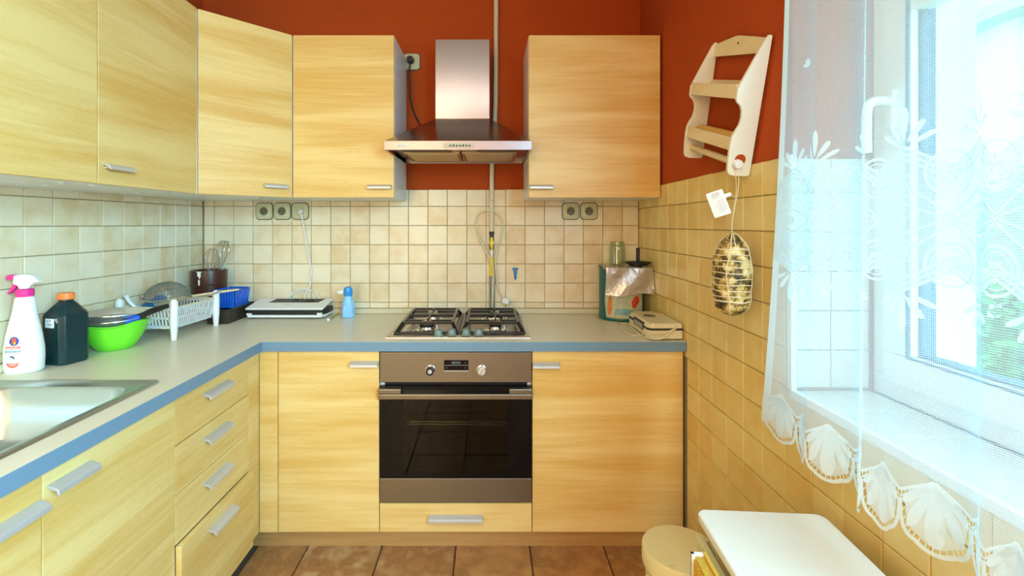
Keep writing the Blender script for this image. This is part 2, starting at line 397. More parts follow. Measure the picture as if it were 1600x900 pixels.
# ------------------------------------------------------------------ window
mb = MB()
def ring(mb, x0, x1, y0, y1, z0, z1, t, tb=None, chx=0):
    tb = t if tb is None else tb
    mb.box(x0, x1, y0, y1, z0, z0+tb); mb.box(x0, x1, y0, y1, z1-t, z1)
    mb.box(x0, x1, y0, y0+t, z0+tb, z1-t); mb.box(x0, x1, y1-t, y1, z0+tb, z1-t)
FX = .985
ring(mb, FX, FX+.07, WY0, WY1, WZ0, WZ1, .055)
mb.box(FX, FX+.07, .465, .555, WZ0+.055, WZ1-.055); mb.box(FX, FX+.07, -.175, -.085, WZ0+.055, WZ1-.055); mb.box(FX, FX+.07, -.86, -.77, WZ0+.055, WZ1-.055)
win = struct(mb.build('window_1', M['pvc'], bevel=.003))
for (y0, y1) in ((.54, 1.175), (-.10, .48), (-.785, -.16), (WY0+.045, -.845)):
    mb = MB(); ring(mb, FX-.016, FX+.05, y0, y1, WZ0+.045, WZ1-.045, .072)
    mb.box(FX-.004, FX+.04, y0+.07, y1-.07, 1.795, 1.822)
    s_ = mb.build('sash', M['pvc'], win, bevel=.004)
    mb = MB(); ring(mb, FX-.0175, FX-.010, y0+.069, y1-.069, WZ0+.045+.069, WZ1-.045-.069, .0045); ring(mb, FX+.010, FX+.046, y0+.072-.001, y1-.072+.001, WZ0+.045+.071, WZ1-.045-.071, .006)
    mb.build('gasket', M['gasket'], s_, smooth=0)
    mb = MB(); mb.box(FX+.014, FX+.018, y0+.074, y1-.074, WZ0+.12, 1.797); mb.box(FX+.014, FX+.018, y0+.074, y1-.074, 1.82, WZ1-.12)
    mb.build('pane', M['glass'], s_, smooth=0)
mb = MB(); mb.box(FX-.030, FX-.014, 1.125, 1.150, 1.53, 1.62)
h = mb.build('window_handle', M['pvc'], win, bevel=.004)
mb = MB(); mb.tube([(FX-.02, 1.138, 1.592), (FX-.055, 1.138, 1.594), (FX-.074, 1.138, 1.587), (FX-.082, 1.138, 1.560), (FX-.082, 1.138, 1.47)], .0105, n=10, smooth=5)
mb.build('grip', M['pvc'], h)
# ------------------------------------------------------------------ outside
mb = MB(); n = 24
mb.box(1.3, 60, -40, 60, -1.2, -.6)
M['grass'] = plain('lawn_grass', (.10, .26, .05), .9, var=.4, scale=3)
lawn = mb.build('lawn_ground', M['grass'], smooth=0); struct(lawn)
house = thing('house', 'pale rendered house standing outside beyond the window', 'house', (12, 12, -.6))
mb = MB(); mb.box(10, 16, 9.0, 18, -.6, 5.2); mb.build('wall', M['render'], house, smooth=0)
M['eave'] = plain('grey_eave', (.45, .50, .52), .8)
mb = MB(); mb.box(9.5, 16.5, 8.5, 18.5, 5.2, 5.45); mb.prism([(9.5, 8.5), (16.5, 8.5), (16.5, 18.5), (9.5, 18.5)], 5.45, 7.2, top=[(12, 10.5), (14, 10.5), (14, 16), (12, 16)])
mb.build('roof', M['eave'], house, smooth=0)
M['leaf'] = plain('leaf_green', (.09, .30, .06), .6, var=.4, scale=2)
M['bark'] = plain('bark', (.12, .08, .05), .9)
def bush(x, y, r, h, label):
    t = thing('garden_shrub', label, 'shrub', (x, y, -.6), 0)
    mb = MB()
    for k in range(3): mb.tube([(x, y, -.6), (x+random.uniform(-.2, .2)*r, y+random.uniform(-.2, .2)*r, h*.4), (x+random.uniform(-.5, .5)*r, y+random.uniform(-.5, .5)*r, h*.8)], .035, n=6, smooth=3)
    mb.build('stem', M['bark'], t)
    mb = MB(); R_ = random.Random(int(x*10))
    for k in range(2600):
        d = Vector((R_.gauss(0, 1), R_.gauss(0, 1), R_.gauss(0, 1))).normalized()*r*(.55+.5*R_.random()**.5)
        d.z *= (h+.6)/2/r; c = Vector((x, y, (h-.6)/2))+d*(.85+.15*math.sin(5*d.x)*math.cos(4*d.y))
        a = Vector((R_.gauss(0, 1), R_.gauss(0, 1), R_.gauss(0, 1))).normalized(); b = a.orthogonal().normalized(); s = .07
        mb.quad(c-a*s, c+b*s*.5, c+a*s, c-b*s*.5)
    mb.build('foliage', M['leaf'], t, smooth=0, kind='stuff', fixn=False)
bush(5.2, 4.55, .9, 1.9, 'green leafy shrub on the lawn nearest the window outside')
bush(7.6, 6.2, 1.0, 2.5, 'taller green shrub farther back beside the pale house outside')
# ------------------------------------------------------------------ fitted kitchen
YF = 1.881; XL = -.905           # front planes of the back run and the left run
ZT, ZB = .7985, .083             # top and bottom of the fronts
# cabinet bodies are open boxes of board
def carcass(mb, x0, x1, y0, y1, z0, z1, axis, t=.016, solid_top=False):
    mb.box(x0, x1, y0, y1, z0, z0+t)
    if axis == 'y':   # opens towards -Y
        mb.box(x0, x0+t, y0, y1, z0+t, z1); mb.box(x1-t, x1, y0, y1, z0+t, z1); mb.box(x0+t, x1-t, y1-t, y1, z0+t, z1)
    else:             # opens towards +X
        mb.box(x0, x1, y0, y0+t, z0+t, z1); mb.box(x0, x1, y1-t, y1, z0+t, z1); mb.box(x0, x0+t, y0+t, y1-t, z0+t, z1)
    if solid_top: mb.box(x0, x1, y0, y1, z1-t, z1)
def handle(parent, c, L, axis, name='handle'):
    """aluminium strip handle; axis 'x' faces -Y, 'y' faces +X, 'd' the diagonal door"""
    c = Vector(c)
    prof = [(0, .007), (.021, .001), (.026, -.004), (.027, -.013), (.023, -.014), (.020, -.006), (0, .002)]
    mb = MB()
    X = {'x': Vector((1, 0, 0)), 'y': Vector((0, 1, 0)), 'd': Vector((.266, .266, 0)).normalized()}[axis]
    O = {'x': Vector((0, -1, 0)), 'y': Vector((1, 0, 0)), 'd': Vector((1, -1, 0)).normalized()}[axis]
    a = [mb.bm.verts.new(c - X*L/2 + O*p + Vector((0, 0, q))) for p, q in prof]
    b = [mb.bm.verts.new(c + X*L/2 + O*p + Vector((0, 0, q))) for p, q in prof]
    mb.face(a[::-1]); mb.face(b)
    for i in range(len(a)): mb.face([a[i], a[(i+1) % len(a)], b[(i+1) % len(a)], b[i]])
    for s in (-1, 1):      # the little feet
        q = c + X*s*(L/2-.012)
        mb.cyl(q - Vector((0, 0, .006)), q + O*.019 - Vector((0, 0, .006)), .004, 8)
    return mb.build(name, M['alu'], parent, bevel=.0008)
def front(parent, name, pts, z0, z1, bev=.0015):
    mb = MB(); mb.prism(pts, z0, z1); o = mb.build(name, M['wood'], parent, bevel=bev, smooth=30)
    return o
G = .0014
def fx(parent, name, x0, x1, z0, z1): return front(parent, name, [(x0+G, YF), (x1-G, YF), (x1-G, YF+.018), (x0+G, YF+.018)], z0+G, z1-G)
def fy(parent, name, y0, y1, z0, z1, out=0): return front(parent, name, [(XL+out-.018, y0+G), (XL+out, y0+G), (XL+out, y1-G), (XL+out-.018, y1-G)], z0+G, z1-G)
base_grp = 'fitted base units'
# back run
x1, x2, x3, x4, x5 = -.8295, -.4295, .1725, .771, -.904
t = thing('base_cabinet', 'beech base cabinet with one door left of the oven', 'cabinet', ((x1+x2)/2, 2.15, .0), 0)
mb = MB(); carcass(mb, x1+.001, x2-.001, YF+.02, 2.43, ZB, .797, 'y'); mb.build('body', M['white_mel'], t, smooth=0)
d = fx(t, 'door', x1, x2, ZB, ZT); handle(d, ((549+592)/2/396-VX/396, YF, .754), .108, 'x')
t = thing('corner_filler_panel', 'narrow beech filler panel in the inner corner of the base units', 'panel', (-.865, YF+.01, ZB), 0)
front(t, 'panel', [(x5+.0015, YF), (x1-G, YF), (x1-G, YF+.018), (x5+.0015, YF+.018)], ZB, ZT)
front(t, 'panel', [(XL-.018, 1.806), (XL, 1.806), (XL, YF+.016), (XL-.018, YF+.016)], ZB, ZT)
t = thing('base_cabinet', 'beech base cabinet with one wide door right of the oven', 'cabinet', ((x3+x4)/2, 2.15, 0), 0)
mb = MB(); carcass(mb, x3+.001, x4-.003, YF+.02, 2.43, ZB, .797, 'y'); mb.build('body', M['white_mel'], t, smooth=0)
d = fx(t, 'door', x3, x4-.001, ZB, ZT); handle(d, ((832+873)/2/396-VX/396, YF, .750), .104, 'x')
t = thing('oven_housing', 'beech housing unit under the oven with one shallow drawer', 'cabinet', ((x2+x3)/2, 2.15, 0), 0)
mb = MB(); carcass(mb, x2+.001, x3-.001, YF+.02, 2.43, ZB, .797, 'y'); mb.box(x2+.017, x3-.017, YF+.02, 2.41, .186, .200); mb.build('body', M['white_mel'], t, smooth=0)
d = fx(t, 'drawer', x2, x3, ZB, .199); handle(d, ((670+754)/2/396-VX/396, YF, .148), .212, 'x')
# plinths
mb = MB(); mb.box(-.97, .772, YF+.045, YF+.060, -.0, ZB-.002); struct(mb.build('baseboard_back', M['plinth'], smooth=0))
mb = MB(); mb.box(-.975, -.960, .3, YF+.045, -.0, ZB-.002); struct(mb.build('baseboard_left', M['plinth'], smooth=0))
# left run: drawer unit
yd0, yd1 = 1.379, 1.803
t = thing('drawer_unit', 'beech unit of four drawers with the bottom drawer slightly open', 'drawer unit', (-1.2, (yd0+yd1)/2, 0), 0)
mb = MB(); carcass(mb, -1.45, XL-.020, yd0+.001, yd1-.001, ZB, .797, 'x'); mb.build('body', M['white_mel'], t, smooth=0)
zz = [ZT, .656, .513, .367, ZB]
for k in range(4):
    out = .017 if k == 3 else 0
    d = fy(t, 'drawer', yd0, yd1, zz[k+1], zz[k], out)
    if k == 3:
        d['label'] = 'bottom drawer pulled slightly open'
        mb = MB(); mb.box(-1.40, XL-.002, yd0+.03, yd1-.03, .12, .30); mb.build('drawer_box', M['white_mel'], d, smooth=0)
    handle(d, (XL+out, 1.583, zz[k]-.044), .142, 'y')
ys0, ysm = .55, .967
t = thing('sink_cabinet', 'beech sink base cabinet with two doors', 'cabinet', (-1.2, ysm, 0), 0)
mb = MB(); carcass(mb, -1.45, XL-.020, ys0+.001, yd0-.001, ZB, .797, 'x'); mb.build('body', M['white_mel'], t, smooth=0)
d = fy(t, 'door', ysm, yd0, ZB, ZT); handle(d, (XL, 1.030, .757), .108, 'y')
d = fy(t, 'door', ys0, ysm, ZB, ZT); handle(d, (XL, .905, .738), .112, 'y')
# worktop
W0, W1 = .802, .840
YE, XE = 1.8625, -.886
SX0, SX1, SY0, SY1 = -1.415, -.972, .70, 1.352     # sink cut-out
L_ = lambda Y: wl(Y)+.001
mb = MB(); bm = mb.bm
def slab(pts): mb.prism(pts, W0, W1)
slab([(L_(YW-.001), YW-.001), (L_(YE), YE), (XE, YE), (XR-.0015, YE), (XR-.0015, YW-.001)])
slab([(L_(YE), YE), (L_(SY1), SY1), (XE, SY1), (XE, YE)])
slab([(L_(SY1), SY1), (L_(SY0), SY0), (SX0, SY0), (SX0, SY1)])
slab([(SX1, SY1), (SX1, SY0), (XE, SY0), (XE, SY1)])
slab([(L_(SY0), SY0), (L_(.3), .3), (XE, .3), (XE, SY0)])
wt = mb.build('worktop', M['worktop'], smooth=0)
tag(wt, 'L-shaped speckled grey-beige laminate worktop running along both walls', 'worktop')
mb = MB(); e = .0012
mb.box(XE-.0, XR-.0015, YE-e, YE, W0, W1-.0006); mb.box(XE, XE+e, .3, YE, W0, W1-.0006)
mb.build('edge_band', M['bluegrey'], wt, smooth=0, label='blue-grey front edge strip')
# upstand strips
mb = MB()
mb.prism([(L_(YW-.001)+.003, YW-.001), (L_(YW-.001)+.022, YW-.020), (XR-.002, YW-.020), (XR-.002, YW-.001)], W1, .866)
struct(mb.build('trim_1', M['trim'], bevel=.004))
mb = MB(); mb.prism([(L_(YW-.022)+.002, YW-.022), (L_(.4)+.002, .4), (L_(.4)+.018, .4), (L_(YW-.022)+.018, YW-.022)], W1, .866)
struct(mb.build('trim_2', M['trim'], bevel=.004))
# ------------------------------------------------------------------ wall cabinets
UB, UT_ = 1.418, 2.148
YU = 2.141; XU = -1.145
def light_dots(parent, pts):
    for p in pts:
        m = MB(); m.lathe([(0, -.0025), (.008, -.0025), (.010, 0), (0, 0)], (p[0], p[1], UB), 14); m.build('screw_cap', M['white'], parent)
def upper(label, x0, x1, hx):
    t = thing('wall_cabinet', label, 'cabinet', ((x0+x1)/2, 2.3, UB), 0)
    mb = MB(); mb.box(x0, x1, YU+.019, YW-.002, UB, UT_-.001); mb.build('body', M['white_mel'], t, bevel=.0015)
    d = front(t, 'door', [(x0+G, YU), (x1-G, YU), (x1-G, YU+.018), (x0+G, YU+.018)], UB+.001, UT_)
    handle(d, (hx, YU, UB+.052), .106, 'x'); return t
t = upper('beech wall cabinet between the corner cabinet and the extractor hood', -.8785, -.4225, -.486)
light_dots(t, [(-.62, 2.20), (-.75, 2.22), (-.5, 2.21)])
t = upper('beech wall cabinet right of the extractor hood beside the red wall', .181, .7735, .236)
xw = wl(2.1)+.004
t = thing('corner_wall_cabinet', 'beech corner wall cabinet with a diagonal door', 'cabinet', (-1.2, 2.2, UB), 0)
mb = MB(); o_ = .0135
mb.prism([(wl(YW)+.002, YW-.002), (wl(1.877)+.003, 1.877), (XU-.019, 1.877), (XU-.006, 1.886), (-.8865, YU+.010), (-.8805, YU+.019), (-.8805, YW-.002)], UB, UT_-.001)
mb.build('body', M['white_mel'], t, bevel=.0015)
a, b = Vector((XU+.002, 1.8775, 0)), Vector((-.8815, YU-.0005, 0)); nrm = Vector((1, -1, 0)).normalized()*.0
din = Vector((-1, 1, 0)).normalized()*.018
d = front(t, 'door', [tuple(a.xy), tuple(b.xy), tuple((b+din).xy), tuple((a+din).xy)], UB+.001, UT_)
u_ = (b-a).normalized(); hp = a+u_*((b-a).length-.075)
handle(d, (hp.x, hp.y, UB+.052), .10, 'd')
light_dots(t, [(-1.10, 2.0), (-1.02, 2.10), (-1.0, 2.06), (-.95, 2.2)])
def upper_left(label, y0, y1, hy=None):
    t = thing('wall_cabinet', label, 'cabinet', (-1.3, (y0+y1)/2, UB), 0)
    mb = MB(); mb.prism([(wl(y0)+.002, y0), (XU-.019, y0), (XU-.019, y1), (wl(y1)+.002, y1)], UB, UT_-.001); mb.build('body', M['white_mel'], t, bevel=.0015)
    d = front(t, 'door', [(XU-.018, y0+G), (XU, y0+G), (XU, y1-G), (XU-.018, y1-G)], UB+.001, UT_)
    if hy: handle(d, (XU, hy, UB+.058), .105, 'y')
    light_dots(t, [(XU-.06, y0+.05), (XU-.06, y1-.05), (XU-.2, y0+.05), (XU-.2, y1-.05)])
    return t
upper_left('beech wall cabinet on the left wall touching the corner cabinet', 1.3985, 1.875, 1.465)
upper_left('beech wall cabinet above the sink at the left picture edge', .86, 1.3975)
# ------------------------------------------------------------------ oven
t = thing('oven', 'built-in stainless steel oven with a black glass door', 'oven', ((x2+x3)/2, 2.1, .203), 0)
ox0, ox1 = x2+.003, x3-.002
def sx(px): return (px-VX)/396
mb = MB(); mb.box(ox0+.014, ox1-.014, YF+.022, YF+.05, .205, .79); # inner front frame with an opening
mb.bm.free(); mb = MB()
ring_y = lambda m, x0, x1, z0, z1, w_, y0, y1: (m.box(x0, x1, y0, y1, z0, z0+w_), m.box(x0, x1, y0, y1, z1-w_, z1), m.box(x0, x0+w_, y0, y1, z0+w_, z1-w_), m.box(x1-w_, x1, y0, y1, z0+w_, z1-w_))
cx0, cx1, cz0, cz1 = sx(630), sx(794), .318, .632
ch = MB(); ch.box(cx0-.012, cx0-.004, YF+.03, 2.30, cz0, cz1); ch.box(cx1+.004, cx1+.012, YF+.03, 2.30, cz0, cz1)
ch.box(cx0-.012, cx1+.012, YF+.03, 2.30, cz0-.01, cz0); ch.box(cx0-.012, cx1+.012, YF+.03, 2.30, cz1, cz1+.01); ch.box(cx0-.012, cx1+.012, 2.30, 2.31, cz0-.01, cz1+.01)
for k in range(9):
    z = cz0+.03+k*.031
    ch.box(cx0+.02, cx1-.02, 2.292, 2.300, z, z+.012)
    for s in (cx0-.004, cx1-.002): ch.box(s, s+.006, YF+.05, 2.28, z, z+.006)
ch.build('cavity', M['dark'], t, smooth=0)
ch = MB(); ch.box(ox0+.016, ox1-.016, YF+.022, YF+.03, cz1+.012, .79); ch.box(ox0+.016, cx0-.014, YF+.022, YF+.03, .205, cz1+.012); ch.box(cx1+.014, ox1-.016, YF+.022, YF+.03, .205, cz1+.012); ch.box(cx0-.014, cx1+.014, YF+.022, YF+.03, .205, cz0-.012)
ch.build('inner_frame', M['blackp'], t, smooth=0)
def rack(z):
    m = MB(); m.tube([(cx0+.005, YF+.06, z), (cx1-.005, YF+.06, z), (cx1-.005, 2.26, z), (cx0+.005, 2.26, z)], .0032, n=6, smooth=1, closed=True)
    for k in range(1, 18):
        x = cx0+.005+(cx1-cx0-.01)*k/18; m.tube([(x, YF+.06, z), (x, 2.26, z)], .0015, n=5, smooth=1)
    m.build('oven_rack', M['chrome'], t)
rack(.494); rack(.484)
mb = MB(); mb.box(ox0, ox1, YF-.006, YF+.020, .677, .7955); cp = mb.build('control_panel', M['steel_dk'], t, bevel=.002)
# display and dials
dx0, dx1 = sx(694), sx(732)
mb = MB(); mb.box(dx0, dx1, YF-.0075, YF-.005, .724, .765); dsp = mb.build('display', M['blackglass'], cp, bevel=.0006)
mb = MB(); mb.box(dx0, dx1, YF-.0085, YF-.005, .7215, .7245); mb.box(dx0+.002, dx1-.002, YF-.0082, YF-.007, .7445, .7455)
mb.build('display_trim', M['alu'], cp, smooth=0)
M['segment'] = plain('display_segments', (.10, .13, .16), .4)
mb = MB()
for k in range(5): mb.box(dx0+.031+k*.007, dx0+.036+k*.007, YF-.0082, YF-.0074, .750, .760)
for q in ((dx0+.010, .735), (dx1-.012, .755), (dx1-.012, .735)): mb.box(q[0]-.002, q[0]+.002, YF-.0082, YF-.0074, q[1]-.002, q[1]+.002)
mb.build('digits', M['segment'], cp, smooth=0, kind='stuff')
def dial(px, dark):
    x = sx(px); z = 1.3-(577.5-350)*1.881/745-.0
    Mx = Matrix.Translation((x, YF-.006, z)) @ Matrix.Rotation(PI/2, 4, 'X')
    m = MB(); m.lathe([(0, 0), (.020, 0), (.020, .003), (.018, .004), (0, .004)], n=28, M=Mx); k = m.build('dial', M['chrome'], cp)
    m = MB(); m.lathe([(0, .004), (.0168, .004), (.0160, .020), (.0135, .022), (0, .022)], n=28, M=Mx); m.build('knob', M['blackp'] if dark else M['alu'], k)
    if dark: m = MB(); m.lathe([(0, .0222), (.0085, .0222), (.0080, .0240), (0, .0240)], n=20, M=Mx); m.build('knob_cap', M['alu'], k)
    else: m = MB(); m.box(x-.0018, x+.0018, YF-.031, YF-.027, z-.015, z+.015); m.xf(Matrix.Translation((x, 0, z)) @ Matrix.Rotation(.6, 4, 'Y') @ Matrix.Translation((-x, 0, -z))); m.build('knob_bar', M['chrome'], k)
dial(673, True); dial(752.5, False)
mb = MB()
def ringm(mb, x, z, r): mb.tube([(x+r*math.cos(a*PI/6), YF-.0064, z+r*math.sin(a*PI/6)) for a in range(12)], .0004, n=4, smooth=1, closed=True)
ringm(mb, sx(673), .7835, .0035)
for q in ((sx(752.5), .783, .0012), (sx(774), .7445, .0008), (sx(778), .7445, .002)): mb.cyl((q[0], YF-.0060, q[1]), (q[0], YF-.0066, q[1]), q[2], 10)
mb.build('panel_marks', M['ink'], cp, smooth=0, kind='stuff')
# oven door: steel bar with a finger slot, black glass frame round the window, bottom steel panel
dr = MB(); bx0, bx1 = ox0-.001, ox1+.001
z0, z1 = .618, .664; xa, xb = sx(630)-.002, sx(794)+.002
dr.box(bx0, bx1, YF-.034, YF-.004, z0, z0+.022)
for (u0, u1, s) in ((bx0, xa, 1), (xb, bx1, -1)):
    dr.box(u0, u1, YF-.034, YF-.004, z0+.022, z1-.004)
door = dr.build('door', M['steel_dk'], t, bevel=.004)
mb = MB(); gx0, gx1, gz0, gz1 = ox0+.001, ox1-.001, .302, .617
mb.box(gx0, gx1, YF-.008, YF+.012, gz0, cz0); mb.box(gx0, gx1, YF-.008, YF+.012, cz1-.022, gz1+.045)
mb.box(gx0, cx0, YF-.008, YF+.012, cz0, cz1-.022); mb.box(cx1, gx1, YF-.008, YF+.012, cz0, cz1-.022)
mb.build('door_glass_frame', M['blackglass'], door, smooth=0)
mb = MB(); mb.box(cx0, cx1, YF-.0078, YF-.004, cz0, cz1-.022); mb.build('door_window', M['ovenglass'], door, smooth=0)
mb = MB(); mb.box(gx0, gx1, YF-.010, YF+.012, .208, .301); mb.build('door_base_panel', M['steel_dk'], door, bevel=.0015)
# ------------------------------------------------------------------ hob
hx0, hx1, hy0, hy1 = -.4137, .1696, 1.9145, 2.40
t = thing('gas_hob', 'stainless steel four-burner gas hob set in the worktop', 'hob', ((hx0+hx1)/2, (hy0+hy1)/2, W1), 0)
mb = MB(); z = W1
q = lambda i: [(hx0+i, hy0+i), (hx1-i, hy0+i), (hx1-i, hy1-i), (hx0+i, hy1-i)]
rs = [(0, z+.0002), (.001, z+.004), (.012, z+.0075), (.020, z+.0075), (.028, z+.003), (.06, z+.0025)]
prev = None
for i, h_ in rs:
    cur = [mb.bm.verts.new((*p, h_)) for p in q(i)]
    if prev:
        for k in range(4): mb.face([prev[k], prev[(k+1) % 4], cur[(k+1) % 4], cur[k]])
    prev = cur
mb.face(prev); mb.build('hob_tray', M['steel'], t, bevel=.001, smooth=50)
for (bx, by, br) in ((-.265, 2.065, .036), (.030, 2.065, .030), (-.265, 2.285, .030), (.030, 2.285, .046)):
    m = MB(); m.lathe([(0, 0), (br+.022, 0), (br+.018, .004), (br+.004, .006), (br, .016), (br-.006, .018), (0, .018)], (bx, by, z+.0027), 32)
    bu = m.build('burner', M['chrome'], t)
    m = MB(); m.lathe([(0, .018), (br-.002, .018), (br-.001, .023), (br-.006, .026), (0, .027)], (bx, by, z+.0027), 32); m.build('burner_cap', M['black'], bu)
    m = MB(); m.cyl((bx+br+.008, by-.012, z+.003), (bx+br+.008, by-.012, z+.024), .0025, 8); m.build('spark_plug', M['white'], bu)
M['knobgreen'] = plain('grey_green_knob', (.17, .22, .19), .35)
for (kx, ky) in ((-.203, 1.937), (-.150, 1.952), (-.092, 1.952), (-.040, 1.952)):
    m = MB(); m.lathe([(0, 0), (.021, 0), (.021, .005), (.0175, .009), (.016, .024), (.0135, .027), (0, .027)], (kx, ky, z+.0032), 24)
    k = m.build('hob_knob', M['knobgreen'], t)
    m = MB(); m.box(kx-.0035, kx+.0035, ky-.0158, ky+.0158, z+.024, z+.0335); m.build('knob_grip', M['knobgreen'], k, bevel=.002)
def grate(gx0, gx1, gy0, gy1, cs):
    m = MB(); zt = z+.046; r = .0065
    def bar(a, b, w_=.006, hgt=.010):
        a, b = Vector(a), Vector(b); d = (b-a); L = d.length
        X = d.normalized(); Z = Vector((0, 0, 1)); 
        if abs(X.z) > .9: Z = Vector((1, 0, 0))
        Yv = Z.cross(X).normalized(); Z = X.cross(Yv)
        R = Matrix((X, Yv, Z)).transposed().to_4x4(); R.translation = a
        m.prism([(0, -w_), (L, -w_), (L, w_), (0, w_)], -hgt, 0, R)
    i = .022
    c = [(gx0, gy0), (gx1, gy0), (gx1, gy1), (gx0, gy1)]; ci = [(gx0+i, gy0+i*2.2), (gx1-i, gy0+i*2.2), (gx1-i, gy1-i), (gx0+i, gy1-i)]
    for k in range(4):
        bar((*ci[k], zt), (*ci[(k+1) % 4], zt)); bar((*c[k], z+.012), (*ci[k], zt), .006, .011)
    bar((*c[0], z+.014), (*c[1], z+.014)); bar((c[0][0], c[0][1], z+.014), (c[3][0], c[3][1], z+.014)); bar((c[1][0], c[1][1], z+.014), (c[2][0], c[2][1], z+.014)); bar((*c[3], z+.014), (*c[2], z+.014))
    ym = (gy0+gy1)/2+.01
    bar((ci[0][0], ym, zt), (ci[1][0], ym, zt))
    for (bx, by) in cs:
        bar((ci[0][0], by, zt), (bx-.022, by, zt), .004, .012); bar((ci[1][0], by, zt), (bx+.022, by, zt), .004, .012)
        yy = gy0+i*2.2 if by < ym else gy1-i
        bar((bx, yy, zt), (bx, by+(-.022 if by < ym else .022), zt), .004, .012); bar((bx, ym, zt), (bx, by+(.022 if by < ym else -.022), zt), .004, .012)
    for p in c: m.cyl((p[0], p[1], z+.003), (p[0], p[1], z+.014), .007, 8)
    m.build('pan_grate', M['black'], t, bevel=.0015, smooth=30)
grate(-.385, -.130, 1.975, 2.375, [(-.265, 2.065), (-.265, 2.285)])
grate(-.112, .148, 1.975, 2.375, [(.030, 2.065), (.030, 2.285)])
# ------------------------------------------------------------------ sink
t = thing('kitchen_sink', 'brushed steel sink bowl with a wide rim set in the left worktop', 'sink', (-1.2, 1.0, W1), 0)
fx0, fx1, fy0, fy1 = -1.452, -.9515, .60, 1.392; z = W1
def rring(x0, x1, y0, y1, r, z, n=7): return [(*p, z) for p in rrect(x1-x0, y1-y0, r, n, (x0+x1)/2, (y0+y1)/2)]
mb = MB(); bx0, bx1, by0, by1 = -1.40, -.986, .72, 1.338
seq = [(fx0, fx1, fy0, fy1, .018, z+.0003), (fx0+.002, fx1-.002, fy0+.002, fy1-.002, .016, z+.006), (fx0+.010, fx1-.010, fy0+.010, fy1-.010, .014, z+.0075), (fx0+.018, fx1-.016, fy0+.016, fy1-.016, .012, z+.003),
       (bx0-.004, bx1+.004, by0-.004, by1+.004, .075, z+.0025), (bx0+.004, bx1-.004, by0+.004, by1-.004, .070, z-.006), (bx0+.014, bx1-.014, by0+.014, by1-.014, .066, z-.06), (bx0+.03, bx1-.03, by0+.03, by1-.03, .060, z-.130), (bx0+.055, bx1-.055, by0+.055, by1-.055, .05, z-.150), (bx0+.15, bx1-.15, by0+.2, by1-.2, .03, z-.156)]
prev = None
for s_ in seq:
    cur = [mb.bm.verts.new(p) for p in rring(*s_)]
    if prev:
        for k in range(len(cur)): mb.face([prev[k], prev[(k+1) % len(cur)], cur[(k+1) % len(cur)], cur[k]])
    prev = cur
mb.face(prev); mb.build('sink_bowl', M['sink'], t, smooth=40)
m = MB(); m.lathe([(0, .002), (.012, .002), (.014, .006), (.034, .006), (.042, .004), (.043, 0)], ((bx0+bx1)/2, (by0+by1)/2, z-.156), 28); m.build('drain', M['chrome'], t)
# ------------------------------------------------------------------ extractor hood
t = thing('extractor_hood', 'stainless steel chimney extractor hood above the gas hob', 'extractor hood', (-.115, 2.2, 1.6), 0)
ex0, ex1, ey0, ey1 = -.4345, .1815, 1.985, YW-.024
ez0, ez1 = 1.6085, 1.6465
cx0_, cx1_, cy0_, czb, czt = -.2515, .006, 2.262, 1.799, 2.176
mb = MB(); mb.box(ex0, ex1, ey0, ey0+.012, ez0, ez1); mb.box(ex0, ex0+.012, ey0+.012, ey1, ez0, ez1); mb.box(ex1-.012, ex1, ey0+.012, ey1, ez0, ez1); mb.box(ex0+.012, ex1-.012, ey1-.004, ey1, ez0, ez1)
M['rimsteel'] = brushed('hood_band_steel', (.36, .29, .29), .3)
rim = mb.build('front_band', M['rimsteel'], t, bevel=.0012)
mb = MB(); mb.prism([(ex0+.001, ey0+.001), (ex1-.001, ey0+.001), (ex1-.001, ey1), (ex0+.001, ey1)], ez1, czb, top=[(cx0_-.001, cy0_-.001), (cx1_+.001, cy0_-.001), (cx1_+.001, ey1), (cx0_-.001, ey1)])
M['canopy'] = brushed('canopy_steel', (.42, .36, .31), .20)
mb.build('canopy', M['canopy'], t, bevel=.0012)
mb = MB(); mb.box(cx0_, cx1_, cy0_, ey1, czb, czt)
M['chimney'] = brushed('chimney_steel', (.39, .315, .325), .20, axis=2)
mb.build('chimney', M['chimney'], t, bevel=.0015)
M['filter'] = brushed('grease_filter', (.50, .44, .28), .34)
mb = MB(); mb.box(ex0+.012, ex1-.012, ey0+.012, ey1-.004, ez0+.016, ez0+.019); und = mb.build('underside_panel', M['canopy'], t, smooth=0)
for (a, b) in ((ex0+.055, -.128), (-.118, ex1-.055)):
    mb = MB(); mb.box(a, b, ey0+.15, ey1-.03, ez0+.007, ez0+.016); f = mb.build('grease_filter', M['filter'], t, bevel=.002)
    mb = MB()
    for k in range(14): mb.box(a+.014, b-.014, ey0+.165+k*.0185, ey0+.172+k*.0185, ez0+.0055, ez0+.0072)
    mb.build('filter_ribs', M['filter'], f, smooth=0)
for (a, b) in ((ex0+.06, -.16), (-.05, ex1-.06)):
    mb = MB(); mb.box(a, b, ey0+.05, ey0+.115, ez0+.009, ez0+.016); mb.build('lamp_cover', M['blackp'], t, bevel=.002)
sh = lambda px: (px-VX)*1.983/745
mb = MB(); mb.prism(rrect(sh(740)-sh(692), .021, .007), 0, .003, Matrix.Translation(((sh(740)+sh(692))/2, ey0, (ez0+ez1)/2)) @ Matrix.Rotation(PI/2, 4, 'X'))
M['ctl'] = plain('beige_control_plate', (.55, .50, .36), .4)
k = mb.build('control_plate', M['ctl'], t, bevel=.0006)
mb = MB()
for i in range(7):
    x = sh(702)+i*.0135; m_ = [0, .0016, 0][i % 3]
    mb.box(x, x+.008, ey0-.0048, ey0-.0028, ez0+.014, ez0+.020+m_)
mb.build('push_buttons', M['blackp'], k, bevel=.0005)
